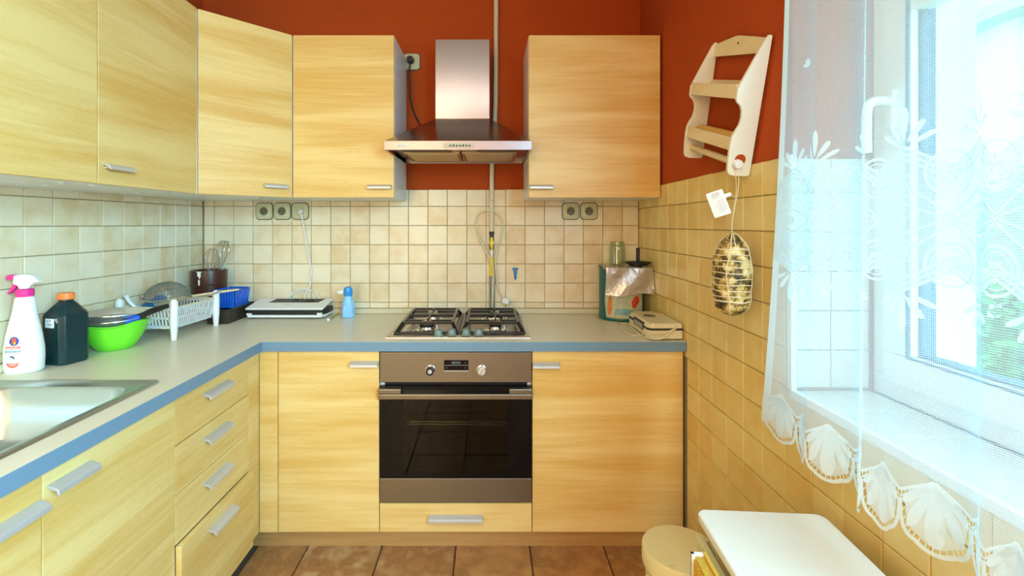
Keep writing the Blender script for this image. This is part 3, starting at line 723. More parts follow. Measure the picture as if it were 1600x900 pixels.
mb = MB(); mb.prism(rrect(sh(636)-sh(619), .0085, .0035), 0, .0015, Matrix.Translation(((sh(636)+sh(619))/2, ey0, (ez0+ez1)/2)) @ Matrix.Rotation(PI/2, 4, 'X'))
k = mb.build('badge', M['whitepaint'], t)
bcx = (sh(636)+sh(619))/2
text_obj('badge_lettering', 'gorenje', .0105, M['ink'], k, lambda u, v: wmat(t).inverted() @ Vector((bcx+u, ey0-.0018, (ez0+ez1)/2+v)))
# ------------------------------------------------------------------ sockets, pipe, cables
def socket(label, px, py, grp=None, plug=False, Y=YW, k=303.0):
    x = (px-VX)/k; z = 1.3-(py-350)/k
    t = thing('wall_socket', label, 'socket', (x, Y, z), 0, grp)
    R = Matrix.Rotation(PI/2, 4, 'X')
    m = MB(); m.prism(rrect(.085, .085, .018), 0, .009, R, top=rrect(.080, .080, .016)); m.prism(rrect(.066, .066, .012), .009, .0105, R, top=rrect(.062, .062, .011))
    m.build('cover_plate', M['socket'], t, local=True, bevel=.001)
    m = MB(); m.prism(rrect(.090, .090, .020), -.0005, .002, R); m.build('shadow_outline', M['darktray'], t, local=True)  # dark plate added to draw the shadow outline round the cover
    m = MB(); m.lathe([(.0205, .0100), (.0225, .0125), (.0245, .0125), (.0255, .0100)], n=32, M=R); m.build('socket_ring', M['socket'], t, local=True)
    if not plug:
        m = MB(); m.lathe([(0, .0112), (.0205, .0112)], n=32, M=R); w_ = m.build('socket_well', M['socketdk'], t, local=True)
        m = MB()
        for s in (-1, 1): m.cyl((s*.0095, -.0110, 0), (s*.0095, -.0118, 0), .0030, 12)
        m.box(-.002, .002, -.0125, -.0110, .016, .0205); m.box(-.002, .002, -.0125, -.0110, -.0205, -.016); m.cyl((0, -.0102, 0), (0, -.0107, 0), .0016, 8)
        m.build('contact_holes', M['black'], w_, local=True)
    return t
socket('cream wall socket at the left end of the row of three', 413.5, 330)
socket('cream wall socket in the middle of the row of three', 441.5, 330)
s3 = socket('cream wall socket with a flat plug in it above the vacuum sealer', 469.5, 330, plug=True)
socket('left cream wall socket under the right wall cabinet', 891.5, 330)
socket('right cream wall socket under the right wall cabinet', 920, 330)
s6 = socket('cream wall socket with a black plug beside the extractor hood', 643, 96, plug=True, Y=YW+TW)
# wall pipe
t = thing('gas_pipe', 'thin cream gas pipe running down the wall behind the extractor hood', 'pipe', (.03, 2.44, 1.25), 0)
yp = 2.446
mb = MB(); mb.tube([(.0400, yp, 2.65), (.0385, yp, 2.1), (.034, yp, 1.85), (.022, yp, 1.66), (.0175, yp, 1.55), (.0170, yp, 1.26)], .0118, n=14, smooth=5); mb.build('tube', M['pipe'], t)
for z in (2.3, 1.42, 1.365):
    m = MB(); xx = .0385 if z > 2 else .0170
    m.tube([(xx+.0145*math.cos(a*PI/8), yp+.0145*math.sin(a*PI/8), z) for a in range(16)], .0018, n=5, smooth=1, closed=True); m.build('clip', M['pipe'], t)
m = MB(); m.cyl((.017, yp, 1.262), (.017, yp, 1.245), .0135, 6); m.cyl((.017, yp, 1.245), (.017, yp, 1.17), .011, 14); m.cyl((.017, yp, 1.205), (.017, yp-.022, 1.205), .007, 12); m.build('valve_body', M['darktray'], t, bevel=.001)
m = MB(); m.prism([(-.006, .028), (.006, .028), (.007, .010), (.011, .005), (.011, -.005), (.007, -.010), (.005, -.034), (-.004, -.034), (-.007, -.010), (-.010, -.005), (-.010, .005), (-.007, .010)], 0, .005, Matrix.Translation((.017, yp-.022, 1.205)) @ Matrix.Rotation(PI/2, 4, 'X')); m.build('valve_lever', M['yellow'], t, bevel=.001)
t = thing('gas_hose', 'steel gas hose with a yellow sleeve behind the hob', 'hose', (.02, 2.44, .84), 0)
m = MB(); m.cyl((.017, yp, 1.168), (.017, yp, 1.145), .0125, 6); m.cyl((.017, yp, 1.145), (.017, yp, 1.130), .010, 14); m.build('coupling_nut', M['alu'], t, bevel=.001)
m = MB(); m.tube([(.017, yp, 1.130), (.018, yp, 1.032)], .0108, n=14, smooth=1); m.build('yellow_sleeve', M['yellow'], t, label='yellow hose sleeve')
m = MB(); pr = []
z = 1.034
M['hose'] = plain('corrugated_steel', (.42, .47, .46), .25, .9)
while z > .842: pr += [(.0125, z), (.0150, z-.0025)]; z -= .005
m.lathe(pr, (.0195, yp-.006, 0), 16); m.build('corrugated_hose', M['hose'], t)
# cord hanging in a loop from the pipe
k = 303.0
def W(px, py, Y=2.436): return P(px, py, Y)
t = thing('power_cord', 'cream power cord hung in a loop on the gas pipe with its plug dangling', 'cord', W(768, 330), 0)
m = MB(); m.tube([W(764, 401, 2.428), W(757, 388), W(749, 370), W(744, 352), W(746, 338), (W(755, 330, 2.43)), (W(767, 329, 2.426)), (W(778, 334, 2.43)), W(785, 347), W(783, 370), W(777, 390), W(774, 410), W(776, 432), W(779, 452), W(786, 466)], .0038, n=8, smooth=5)
m.tube([W(764, 401, 2.428), W(769, 412, 2.425), W(771, 430, 2.425), W(769, 487, 2.42)], .0038, n=8, smooth=4); m.build('cord', M['cable'], t)
pc = W(790, 470, 2.43); Rp = Matrix.Translation(pc) @ Matrix.Rotation(math.radians(18), 4, 'Y')
m = MB(); m.prism(rrect(.036, .030, .007), -.011, .011, Rp @ Matrix.Rotation(PI/2, 4, 'X'), top=None); pb = m.build('plug', M['white'], t, bevel=.003)
m = MB()
for s in (-1, 1): m.cyl(Rp @ Vector((.018, 0, s*.0075)), Rp @ Vector((.040, 0, s*.0075)), .0021, 8)
m.build('plug_pin', M['alu'], pb)
# flat white plug and cord of the sealer
t = thing('sealer_cord', 'thin white cord from the third socket down behind the vacuum sealer', 'cord', W(470, 332), 0)
c = W(470.5, 331, YW-.014)
m = MB(); m.prism(rrect(.030, .020, .008), 0, .016, Matrix.Translation(c+Vector((0, .002, 0))) @ Matrix.Rotation(-.5, 4, 'Y') @ Matrix.Rotation(PI/2, 4, 'X')); m.build('plug', M['alu'], t, bevel=.003)
m = MB(); m.tube([W(470, 334, 2.432), W(474, 352, 2.44), W(477, 375, 2.445), W(482, 400, 2.445), W(486, 422, 2.445), W(484, 445, 2.44), W(477, 458, 2.436), W(475, 466, 2.434)], .0032, n=8, smooth=5)
m.tube([W(474, 462, 2.442), W(470, 455, 2.445), W(455, 461, 2.445), W(449, 468, 2.446)], .0028, n=6, smooth=4)
m.tube([W(452, 466, 2.446), W(459, 456, 2.444), W(474, 452, 2.440), W(490, 456, 2.446), W(498, 466, 2.444)], .0028, n=8, smooth=5)
m.build('cord', M['white'], t)
# black plug and cord of the hood
t = thing('hood_cord', 'black plug and cord hanging from the socket down to the extractor hood', 'cord', W(643, 96), 0)
c = W(642, 95, YW-.004)
m = MB(); m.cyl(c, c+Vector((0, -.034, 0)), .019, 18, .016); m.build('plug', M['blackp'], t, bevel=.002)
m = MB(); m.tube([c+Vector((0, -.02, -.010)), W(640, 110, 2.43), W(641, 130, 2.44), W(642, 155, 2.45), W(648, 178, 2.455), W(657, 196, 2.452)], .0036, n=8, smooth=5); m.build('cord', M['blackp'], t)
# blue hook
t = thing('blue_plastic_hook', 'small blue plastic hook stuck on the tiles right of the gas hose', 'hook', W(805, 428, YW), 0)
R = Matrix.Translation(W(805, 428, YW)) @ Matrix.Rotation(PI/2, 4, 'X')
m = MB(); m.prism([(-.0155, .032), (.0155, .032), (.0155, .021), (.0105, .019), (.0075, -.020), (.001, -.033), (-.0055, -.022), (-.0095, .019), (-.0155, .022)], 0, .004, R); m.build('backplate', M['bluewall'], t, bevel=.001)
m = MB(); c = W(805, 434, YW-.003); m.tube([c, c+Vector((0, -.008, -.006)), c+Vector((0, -.010, .004))], .003, n=6, smooth=4); m.build('hook', M['bluewall'], t)
# ------------------------------------------------------------------ vacuum sealer, blue bottle, clear tube
zb = W1
t = thing('vacuum_sealer', 'white and black countertop vacuum sealer under the three sockets', 'vacuum sealer', (-.985, 2.37, zb), 0)
x0, x1, y0, y1 = -1.175, -.795, 2.300, 2.430
def quadbox(mb, a, b, c, d, th):   # top quad corners, thickness downwards
    q = [Vector(v) for v in (a, b, c, d)]; lo = [v-Vector((0, 0, th)) for v in q]
    A = [mb.bm.verts.new(v) for v in lo]; B = [mb.bm.verts.new(v) for v in q]
    mb.face(A[::-1]); mb.face(B)
    for i in range(4): mb.face([A[i], A[(i+1) % 4], B[(i+1) % 4], B[i]])
m = MB(); quadbox(m, (x0, y0, .893), (x1-.004, y0, .893), (x1+.002, y1, .921), (x0+.012, y1, .921), .009); lid = m.build('lid', M['white'], t, bevel=.004)
def onlid(u, v, dz=.0006): 
    f = (v-y0)/(y1-y0); return Vector((u, v, .893+.028*f+dz))
m = MB(); quadbox(m, onlid(-1.095, 2.375), onlid(-.848, 2.375), onlid(-.826, 2.423), onlid(-1.073, 2.423), .004); cs = m.build('control_strip', M['blackglass'], lid)
for i, px in enumerate((-.005, .030, .060)):
    m = MB(); c = onlid(-.975+px-.0, 2.398, .001); m.lathe([(0, 0), (.006, 0), (.006, .0008), (0, .001)], c, 14); m.build('button', M['segment'] if i != 1 else M['alu'], cs)
m = MB(); m.prism([(x0+.008, y0+.010), (x1-.012, y0+.010), (x1+.004, y0+.05), (x1+.004, y1), (x0+.004, y1), (x0+.004, y0+.02)], .860, .886); m.build('body', M['blackp'], t, bevel=.002)
m = MB(); m.prism([(x0+.012, y0), (x1-.012, y0), (x1, y0+.03), (x1, y1), (x0+.004, y1), (x0+.002, y0+.02)], .848, .860); m.box(x0+.004, x0+.03, y0+.004, y0+.02, .858, .868); m.box(x1-.035, x1-.010, y0+.004, y0+.02, .858, .870); m.build('base', M['white'], t, bevel=.003)
m = MB()
for (a, b) in ((x0+.03, y0+.03), (x1-.03, y0+.03), (x0+.03, y1-.02), (x1-.03, y1-.02)): m.cyl((a, b, zb), (a, b, zb+.009), .007, 10)
m.build('foot', M['blackp'], t)
m = MB()
for i in range(8): c = onlid(-1.005+i*.0035, 2.345); m.box(c.x, c.x+.0025, c.y-.002, c.y+.002, c.z, c.z+.0003)
for i in range(3): c = onlid(-1.15+i*.003, 2.345); m.box(c.x, c.x+.0025, c.y-.003, c.y+.003, c.z, c.z+.0003); c = onlid(-.835+i*.003, 2.345); m.box(c.x, c.x+.0022, c.y-.003, c.y+.003, c.z, c.z+.0003)
M['greyprint'] = plain('grey_print', (.35, .36, .38), .6)
m.build('print', M['greyprint'], lid, smooth=0)
t = thing('small_spray_bottle', 'small pale blue spray bottle standing right of the vacuum sealer', 'spray bottle', (-.690, 2.345, zb), math.radians(10))
m = MB()
def ov(w_, d, z, y=0): return [(w_*math.cos(a), y+d*math.sin(a), z) for a in [2*PI*k/20 for k in range(20)]]
def loft(m, rings, cap=True):
    prev = None
    for rg in rings:
        cur = [m.bm.verts.new(p) for p in rg]
        if prev:
            for k in range(len(cur)): m.face([prev[k], prev[(k+1) % len(cur)], cur[(k+1) % len(cur)], cur[k]])
        elif cap: m.face(cur[::-1])
        prev = cur
    if cap: m.face(prev)
loft(m, [ov(.027, .018, 0), ov(.031, .022, .004), ov(.031, .022, .045), ov(.028, .020, .075), ov(.020, .016, .098), ov(.016, .014, .108)]); bd = m.build('bottle', M['ltblue'], t, local=True)
m = MB(); m.prism(rrect(.040, .055, .006), 0, .0008, Matrix.Translation((0, -.0215, .034)) @ Matrix.Rotation(PI/2, 4, 'X')); m.build('bottle_label', M['ltblue'], bd, local=True)
m = MB(); loft(m, [ov(.019, .016, .106), ov(.022, .018, .116), ov(.022, .020, .136), ov(.016, .017, .149), ov(.005, .007, .153)]); hd = m.build('spray_head', plain('mid_blue_plastic', (.03, .28, .70), .3), t, local=True)
m = MB(); m.tube([(-.012, 0, .128), (-.032, 0, .131), (-.045, 0, .124)], .0058, n=8, smooth=3); m.tube([(-.020, 0, .128), (-.036, 0, .118), (-.050, 0, .128)], .0042, n=6, smooth=3); m.build('trigger', M['whitepaint'], hd, local=True)
t = thing('clear_tube', 'small clear plastic tube lying between the sealer and the blue bottle', 'tube', (-.76, 2.37, zb), 0)
m = MB(); a_, b_2 = PZ(514, 499, zb+.006), PZ(529, 490, zb+.006); m.cyl(a_, b_2, .0055, 12); m.build('barrel', M['jar'], t)
m = MB(); m.cyl(a_, a_+(a_-b_2).normalized()*.010, .006, 12); m.build('cap', M['white'], t)
# ------------------------------------------------------------------ crock with whisks
cx, cy, cr = -1.376, 2.352, .078
t = thing('wooden_crock', 'dark brown wooden crock with chipped paint in the back left corner', 'crock', (cx, cy, zb), 0)
m = MB(); m.lathe([(0, 0), (cr-.008, 0), (cr-.006, .004), (cr-.004, .10), (cr-.001, .12), (cr+.001, .122), (cr-.001, .125), (cr, .165), (cr+.002, .167), (cr, .170), (cr+.002, .228), (cr+.001, .234), (cr-.010, .234), (cr-.012, .226), (cr-.014, .03), (0, .026)], (cx, cy, zb), 40)
ck = m.build('vessel', M['brownwood'], t)
m = MB(); R = Matrix.Translation((cx-.004, cy-cr-.0012, 1.03)) @ Matrix.Rotation(PI/2, 4, 'X')
m.prism([(-.012, .042), (.013, .042), (.008, .032), (.010, .022), (.003, .006), (-.001, .016), (-.008, .024), (-.006, .034)], -.001, .0012, R); m.prism([(-.003, .002), (.004, .004), (.005, -.012), (.002, -.026), (-.002, -.020)], -.001, .0012, R)
m.build('paint_drip', M['whitepaint'], ck, label='white paint chips on the front')
M['wire'] = plain('whisk_steel_wire', (.42, .43, .42), .3, 1.0)
def whisk(label, bx, by, ang, tilt, zt, rw, zlow):
    t = thing('whisk', label, 'whisk', (bx, by, .875), ang)
    Rr = Matrix.Rotation(tilt, 4, 'Y')
    H = zt-.875
    m = MB(); m.tube([(0, 0, 0), (0, 0, zlow)], .006, n=10, smooth=1); m.xf(Rr); m.build('whisk_handle', M['alu'], t, local=True)
    m = MB()
    for k in range(5):
        a = k*PI/5; c_, s_ = math.cos(a), math.sin(a)
        pts = [(0.005*c_, .005*s_, zlow-.01), (rw*.45*c_, rw*.45*s_, zlow+(H-zlow)*.35), (rw*c_, rw*s_, zlow+(H-zlow)*.72), (rw*.6*c_, rw*.6*s_, H-.006), (0, 0, H+(k%3)*.001),
               (-rw*.6*c_, -rw*.6*s_, H-.006), (-rw*c_, -rw*s_, zlow+(H-zlow)*.72), (-rw*.45*c_, -rw*.45*s_, zlow+(H-zlow)*.35), (-.005*c_, -.005*s_, zlow-.01)]
        m.tube(pts, .0013, n=5, smooth=5)
    m.xf(Rr); m.build('whisk_wires', M['wire'], t, local=True)
whisk('shorter metal balloon whisk at the front of the brown crock', -1.380, 2.335, .2, .10, 1.178, .036, .15)
whisk('taller metal balloon whisk behind the other one in the brown crock', -1.362, 2.372, .9, .14, 1.216, .038, .17)
# ------------------------------------------------------------------ dark tray and blue basket
t = thing('dark_tray', 'low dark brown wooden box on the worktop behind the dish rack', 'box', (-1.245, 2.33, zb), 0)
m = MB(); m.box(-1.292, -1.196, 2.19, 2.20, zb, .905); m.box(-1.292, -1.196, 2.425, 2.435, zb, .905); m.box(-1.292, -1.284, 2.20, 2.425, zb, .905); m.box(-1.204, -1.196, 2.20, 2.425, zb, .905); m.box(-1.284, -1.204, 2.20, 2.425, .885, .893)
m.build('box', M['darktray'], t, bevel=.0015)
def slotted(m, a, b, z0, z1, tp, nb, rails, tk=.003, barw=.5):
    """a slotted wall from a to b (xy), outward top offset tp; rails = list of (z fraction, height)"""
    a, b, tp = Vector(a), Vector(b), Vector(tp)
    L = (b-a).length; X = (b-a).normalized(); N = Vector((X.y, -X.x))
    def p(u, v, w_): q = a+X*u+tp*v+N*w_; return Vector((q.x, q.y, z0+(z1-z0)*v))
    def cell(u0, u1, v0, v1):
        A = [m.bm.verts.new(p(u, v, w_)) for (u, v, w_) in ((u0, v0, 0), (u1, v0, 0), (u1, v1, 0), (u0, v1, 0))]
        B = [m.bm.verts.new(p(u, v, w_)) for (u, v, w_) in ((u0, v0, tk), (u1, v0, tk), (u1, v1, tk), (u0, v1, tk))]
        m.face(A[::-1]); m.face(B)
        for i in range(4): m.face([A[i], A[(i+1) % 4], B[(i+1) % 4], B[i]])
    for (v, h) in rails: cell(0, L, v, v+h)
    for k in range(nb+1):
        u = (L-L/nb*barw*.5)*k/nb; cell(u, u+L/nb*barw, 0, 1)
t = thing('blue_basket', 'small bright blue slotted plastic basket on the dark tray', 'basket', (-1.24, 2.31, .895), 0)
bx = [-1.288, -1.198, 2.245, 2.365]
for (a, b, tp) in (((bx[0], bx[2]), (bx[1], bx[2]), (0, -.008)), ((bx[1], bx[2]), (bx[1], bx[3]), (.012, 0)), ((bx[1], bx[3]), (bx[0], bx[3]), (0, .008)), ((bx[0], bx[3]), (bx[0], bx[2]), (-.006, 0))):
    m = MB(); slotted(m, a, b, .907, .988, tp, 7, [(0, .30), (.90, .10)]); m.build('side_panel', M['blue'], t, smooth=0)
m = MB(); m.box(bx[0], bx[1], bx[2], bx[3], .905, .909); m.build('basket_floor', M['blue'], t, smooth=0)
# ------------------------------------------------------------------ dish rack
A, B, Cc, D = Vector((-1.248, 1.893)), Vector((-1.231, 2.155)), Vector((-1.474, 1.905)), Vector((-1.452, 2.150))
t = thing('dish_rack', 'white slotted plastic dish rack on four rounded legs', 'dish rack', (*((A+D)/2), zb), 0)
for q in (A, B, Cc, D):
    m = MB(); m.lathe([(0, 0), (.0095, 0), (.0105, .003), (.0135, .045), (.0145, .06), (.0145, .145), (.012, .155), (.006, .161), (0, .162)], (q.x, q.y, zb), 20); m.build('leg', M['white'], t)
ctr = (A+B+Cc+D)/4
for (a, b) in ((Cc, A), (A, B), (B, D), (D, Cc)):
    X = (b-a).normalized(); N = Vector((X.y, -X.x)); s, e_ = a+X*.012, b-X*.012
    i = -N*.018
    m = MB(); nb = 14 if (a is Cc or a is B) else 18
    slotted(m, s+i, e_+i, .880, .966, N*.018, nb, [(0, .14), (.44, .10), (.88, .12)], barw=.36); m.build('side_panel', M['white'], t, smooth=0)
m = MB(); q = [v+(ctr-v)*.09 for v in (Cc, A, B, D)]
for k in range(13):
    f0, f1 = k/12.9, k/12.9+.03
    a0, a1 = q[0].lerp(q[1], f0), q[0].lerp(q[1], f1); b0, b1 = q[3].lerp(q[2], f0), q[3].lerp(q[2], f1)
    m.prism([tuple(a0), tuple(a1), tuple(b1), tuple(b0)], .880, .884)
for k in range(5):
    f0, f1 = k/4.9, k/4.9+.02
    a0, a1 = q[0].lerp(q[3], f0), q[0].lerp(q[3], f1); b0, b1 = q[1].lerp(q[2], f0), q[1].lerp(q[2], f1)
    m.prism([tuple(a0), tuple(b0), tuple(b1), tuple(a1)], .880, .883)
m.build('rack_floor', M['white'], t, smooth=0)
m = MB()
for (a, b) in ((Cc, A), (A, B), (B, D), (D, Cc)):
    X = (b-a).normalized(); m.cyl((*(a+X*.012), .966), (*(b-X*.012), .966), .0035, 8)
m.build('rim_rail', M['cream'], t)
# what lies in it
M['sievewire'] = plain('sieve_wire', (.30, .33, .29), .4, .7)
sv = thing('wire_sieve', 'round wire sieve lying dome up on the dish rack', 'sieve', (-1.345, 2.01, .985), 0)
sc_, sr = Vector((-1.352, 2.01, .985)), .088
m = MB(); m.tube([sc_+Vector((sr*math.cos(a*PI/20), sr*math.sin(a*PI/20), 0)) for a in range(40)], .0032, n=8, smooth=1, closed=True); m.build('sieve_rim', M['chrome'], sv)
m = MB()
m.lathe([(sr-.002, .001)]+[(sr*.96*math.cos(PI/2*f/12), sr*.80*math.sin(PI/2*f/12)) for f in range(1, 12)]+[(0, sr*.80)], tuple(sc_), 44)
o = m.build('sieve_mesh', M['sievewire'], sv); wf = o.modifiers.new('wires', 'WIREFRAME'); wf.thickness = .0021; wf.use_replace = True
m = MB()
for s in (-1, 1): m.tube([sc_+Vector((sr*.9, s*.02, 0)), sc_+Vector((sr+.05, s*.012+.06, .003)), Vector((-1.215+s*.004, 2.165, .998))], .0026, n=6, smooth=3)
m.tube([sc_+Vector((-sr, -.01, 0)), sc_+Vector((-sr-.016, -.012, .006)), sc_+Vector((-sr-.020, -.012, .014))], .003, n=6, smooth=3)
m.build('sieve_handle', M['chrome'], sv)
t = thing('wooden_spatula', 'pale wooden spatula whose blunt end sticks out past the dish rack post', 'spatula', (-1.25, 2.15, .976), 0)
m = MB(); a = Vector((-1.39, 2.06, .9725)); b = Vector((-1.196, 2.205, .992)); m.tube([a, b], .0055, n=8, smooth=1); m.build('handle', M['pine'], t)
m = MB(); d = (b-a).normalized(); s_ = d.cross(Vector((0, 0, 1))); 
m.prism([(-.012, -.001), (.012, -.001), (.012, .05), (-.012, .05)], -.003, .003, Matrix.Translation(b-d*.012) @ Matrix((s_, d, Vector((0, 0, 1)))).transposed().to_4x4()); m.build('blade', M['pine'], t, bevel=.001)
t = thing('white_spoon', 'white plastic spoon handle leaning out at the back left of the dish rack', 'spoon', (-1.42, 1.97, .89), 0)
m = MB(); a = P(196, 461, 1.93); b = Vector((-1.36, 1.99, .90)); mid = P(210, 479, 1.95)
m.tube([a, mid, b], lambda f: .0085-.003*f, n=10, smooth=3); m.build('handle', M['white'], t)
m = MB(); m.lathe([(0, -.006), (.012, -.005), (.020, 0), (.022, .004), (.018, .001), (0, -.003)], tuple(b+Vector((.008, .012, -.004))), 18, sy=1.4); m.build('bowl', M['white'], t)
t = thing('blue_cup', 'blue plastic cup lying inside the dish rack under the sieve', 'cup', (-1.39, 1.98, .935), 0)
R = Matrix.Translation((-1.425, 1.99, .945)) @ Matrix.Rotation(math.radians(68), 4, 'Y') @ Matrix.Rotation(.2, 4, 'X')
m = MB(); m.lathe([(0, 0), (.026, 0), (.034, .075), (.036, .077), (.034, .079), (.031, .075), (.024, .005), (0, .005)], n=28, M=R); m.build('cup', plain('deep_blue_plastic', (.01, .12, .36), .35), t)
t = thing('white_plate', 'white plate tilted against the near side of the dish rack', 'plate', (-1.37, 1.95, .89), 0)
R = Matrix.Translation((-1.37, 1.965, .937)) @ Matrix.Rotation(math.radians(38), 4, 'X')
m = MB(); m.lathe([(0, 0), (.045, 0), (.070, .010), (.072, .012), (.068, .012), (.044, .003), (0, .003)], n=40, M=R); m.build('plate', M['cream'], t)
t = thing('orange_peeler', 'orange handled peeler lying in the dish rack by its long side', 'peeler', (-1.28, 2.0, .89), 0)
m = MB(); m.tube([(-1.272, 1.945, .905), (-1.268, 2.0, .918), (-1.262, 2.06, .926)], .011, n=10, smooth=4); m.build('handle', M['orange'], t)
m = MB(); m.cyl((-1.262, 2.06, .926), (-1.260, 2.115, .930), .004, 8); m.build('blade', M['chrome'], t)
# ------------------------------------------------------------------ green bowl with two pans
gx, gy = -1.386, 1.770
t = thing('green_bowl', 'lime green plastic bowl holding two steel pans', 'bowl', (gx, gy, zb), 0)
m = MB(); n = 56; rings = []
for (r, z_, wv) in ((0, 0, 0), (.052, 0, 0), (.058, .002, 0), (.078, .030, .0), (.094, .062, .2), (.102, .088, .8), (.106, .095, 1), (.1085, .095, 1), (.1085, .092, 1), (.104, .086, .8)):
    rg = []
    for k in range(n):
        a = 2*PI*k/n; sp = math.exp(-((math.remainder(a-(-.25), 2*PI))/.45)**2)
        rg.append((gx+r*(1+.05*sp*wv)*math.cos(a), gy+r*math.sin(a), zb+z_+wv*(.010*sp+.0025*math.sin(3*a+1))))
    rings.append(rg)
# outer skin then inner skin
inner = [[(gx+(x-gx)*.965, gy+(y-gy)*.965, z_+.0025) for x, y, z_ in rg] for rg in rings[6:0:-1]]
loft(m, rings[1:8]+inner); m.build('bowl', M['green'], t, smooth=60)
def pan(label, c, r, h, hand, tilt):
    t = thing('frying_pan' if hand else 'steel_pan', label, 'pan', c, 0)
    R = Matrix.Translation(c) @ Matrix.Rotation(tilt[0], 4, 'X') @ Matrix.Rotation(tilt[1], 4, 'Y')
    m = MB(); m.lathe([(0, 0), (r-.020, 0), (r-.009, .004), (r-.001, h-.004), (r+.004, h), (r+.0035, h+.002), (r-.003, h-.001), (r-.012, .007), (0, .0035)], n=56, M=R); m.build('body', M['panst'], t, smooth=50)
    if hand:
        a = R @ Vector((r*.80, -r*.55, h-.006)); 
        e = P(262, 478, 1.862)
        mid = a.lerp(e, .30); mid2 = a.lerp(e, .6)+Vector((0, 0, .004))
        m = MB(); m.tube([a, mid], .0085, n=10, smooth=1); m.build('handle_ferrule', M['blue'], t, label='blue band at the root of the handle')
        m = MB(); m.tube([mid, mid2, e], lambda f: .0085+.003*math.sin(f*PI), n=12, smooth=4); m.build('handle', M['blackp'], t, label='long black handle')
M['panst'] = plain('polished_pan_steel', (.80, .79, .74), .27, .85, var=.05)
pan('lower steel frying pan with a long black handle resting in the green bowl', (gx+.002, gy, .925), .097, .026, True, (.02, -.02))
pan('upper shallow steel pan stacked in the lower pan', (gx-.002, gy+.002, .946), .095, .026, False, (0, .02))
# ------------------------------------------------------------------ dark bottle
t = thing('dark_bottle', 'dark teal square plastic bottle with an orange screw cap', 'bottle', (-1.408, 1.590, zb), math.radians(-14))
hw = .0475
def sq(h, z, c=.014): return [(x, y, z) for x, y in ((-h+c, -h), (h-c, -h), (h, -h+c), (h, h-c), (h-c, h), (-h+c, h), (-h, h-c), (-h, -h+c))]
m = MB(); loft(m, [sq(hw-.004, 0), sq(hw, .006), sq(hw, .160), sq(hw-.004, .168), sq(.022, .200, .010), sq(.017, .204, .007), sq(.017, .214, .007)]); bd = m.build('bottle', M['teal'], t, local=True, bevel=.003, smooth=30)
m = MB(); m.lathe([(0, .209), (.020, .209), (.0225, .211), (.0225, .228), (.021, .231), (0, .231)], n=28)
for k in range(28): a = 2*PI*k/28; m.box(.0225*math.cos(a)-.0008, .0225*math.cos(a)+.0008, .0225*math.sin(a)-.0008, .0225*math.sin(a)+.0008, .211, .227)
m.build('screw_cap', M['orange'], t, local=True)
m = MB(); yb = -hw-.0006
m.prism(rrect(.038, .030, .003), 0, .0006, Matrix.Translation((-.001, yb+.0004, .138)) @ Matrix.Rotation(PI/2, 4, 'X')); lb = m.build('price_label', M['paper'], bd, local=True)
m = MB()
for (u, v, L_2) in ((-.015, .145, .008), (-.003, .146, .010), (-.009, .1335, .020)): m.box(u, u+L_2, yb-.0006, yb-.0001, v-.002, v+.0025)
m.build('label_print', plain('faded_print', (.45, .50, .50), .7), lb, local=True, smooth=0)
m = MB(); m.prism([(-.012, .0), (.004, .004), (.012, .006), (.014, -.008), (.010, -.012), (.004, -.002)], 0, .0005, Matrix.Translation((.019, yb+.0004, .150)) @ Matrix.Rotation(PI/2, 4, 'X')); m.build('torn_label_scrap', M['greyprint'], bd, local=True)
# ------------------------------------------------------------------ white spray bottle
sbx, sby = -1.452, 1.492
t = thing('spray_bottle', 'white cleaning spray bottle with a pink and white trigger head by the sink', 'spray bottle', (sbx, sby, zb), math.radians(8))
prof = [(.050, .0, -.002), (.055, .006, 0), (.057, .045, 0), (.056, .075, 0), (.050, .115, .0), (.042, .150, .0), (.034, .185, .001), (.029, .215, .002), (.027, .228, .002), (.020, .236, .002), (.0175, .238, .002)]
DP = .62
def bring(w_, z_, dx, n=40):
    out = []
    for k in range(n):
        a = 2*PI*k/n; c_, s_ = math.cos(a), math.sin(a); e2 = .8
        out.append((dx+w_*math.copysign(abs(c_)**e2, c_), w_*DP*math.copysign(abs(s_)**e2, s_)*(1 if w_ > .03 else 1.2), z_))
    return out
m = MB(); loft(m, [bring(w_*.94 if False else w_*.92, z_, dx) for (w_, z_, dx) in prof]); bd = m.build('bottle', M['whitepaint'], t, local=True, smooth=60)
def wz(z_):
    for (w0, a0, d0), (w1, a1, d1) in zip(prof, prof[1:]):
        if a0 <= z_ <= a1: f = (z_-a0)/(a1-a0); return (w0+(w1-w0)*f)*.92
    return .05
def onb(u, z_, off=.0006):
    w_ = wz(z_); c_ = max(-.98, min(.98, u/w_)); ca = abs(c_)**(1/.8); s_ = math.sqrt(max(0, 1-ca*ca))**.8
    return Vector((u, -w_*DP*s_-off, z_))
def decal(name, pts, mat, par, off=.0006, n=1):
    m = MB(); m.bm.faces.new([m.bm.verts.new((p[0], p[1], 0)) for p in pts])
    bmesh.ops.triangulate(m.bm, faces=m.bm.faces)
    bmesh.ops.subdivide_edges(m.bm, edges=m.bm.edges, cuts=4, use_grid_fill=True)
    for v in m.bm.verts: v.co = onb(v.co.x, v.co.y, off)
    return m.build(name, mat, par, local=True, smooth=60)
circ = lambda cx_, cz_, r, n=20, s=1: [(cx_+r*math.cos(2*PI*k/n), cz_+s*r*math.sin(2*PI*k/n)) for k in range(n)]
lab = decal('label_ground', [(-.034, .012), (.024, .012), (.030, .045), (.024, .085), (.012, .118), (-.006, .128), (-.024, .118), (-.034, .085), (-.038, .045)], plain('pale_label_green', (.74, .88, .76), .5, var=.06, scale=30), bd, .0004)
decal('emblem_disc', circ(-.006, .100, .0135), M['blueink'], lab, .0009)
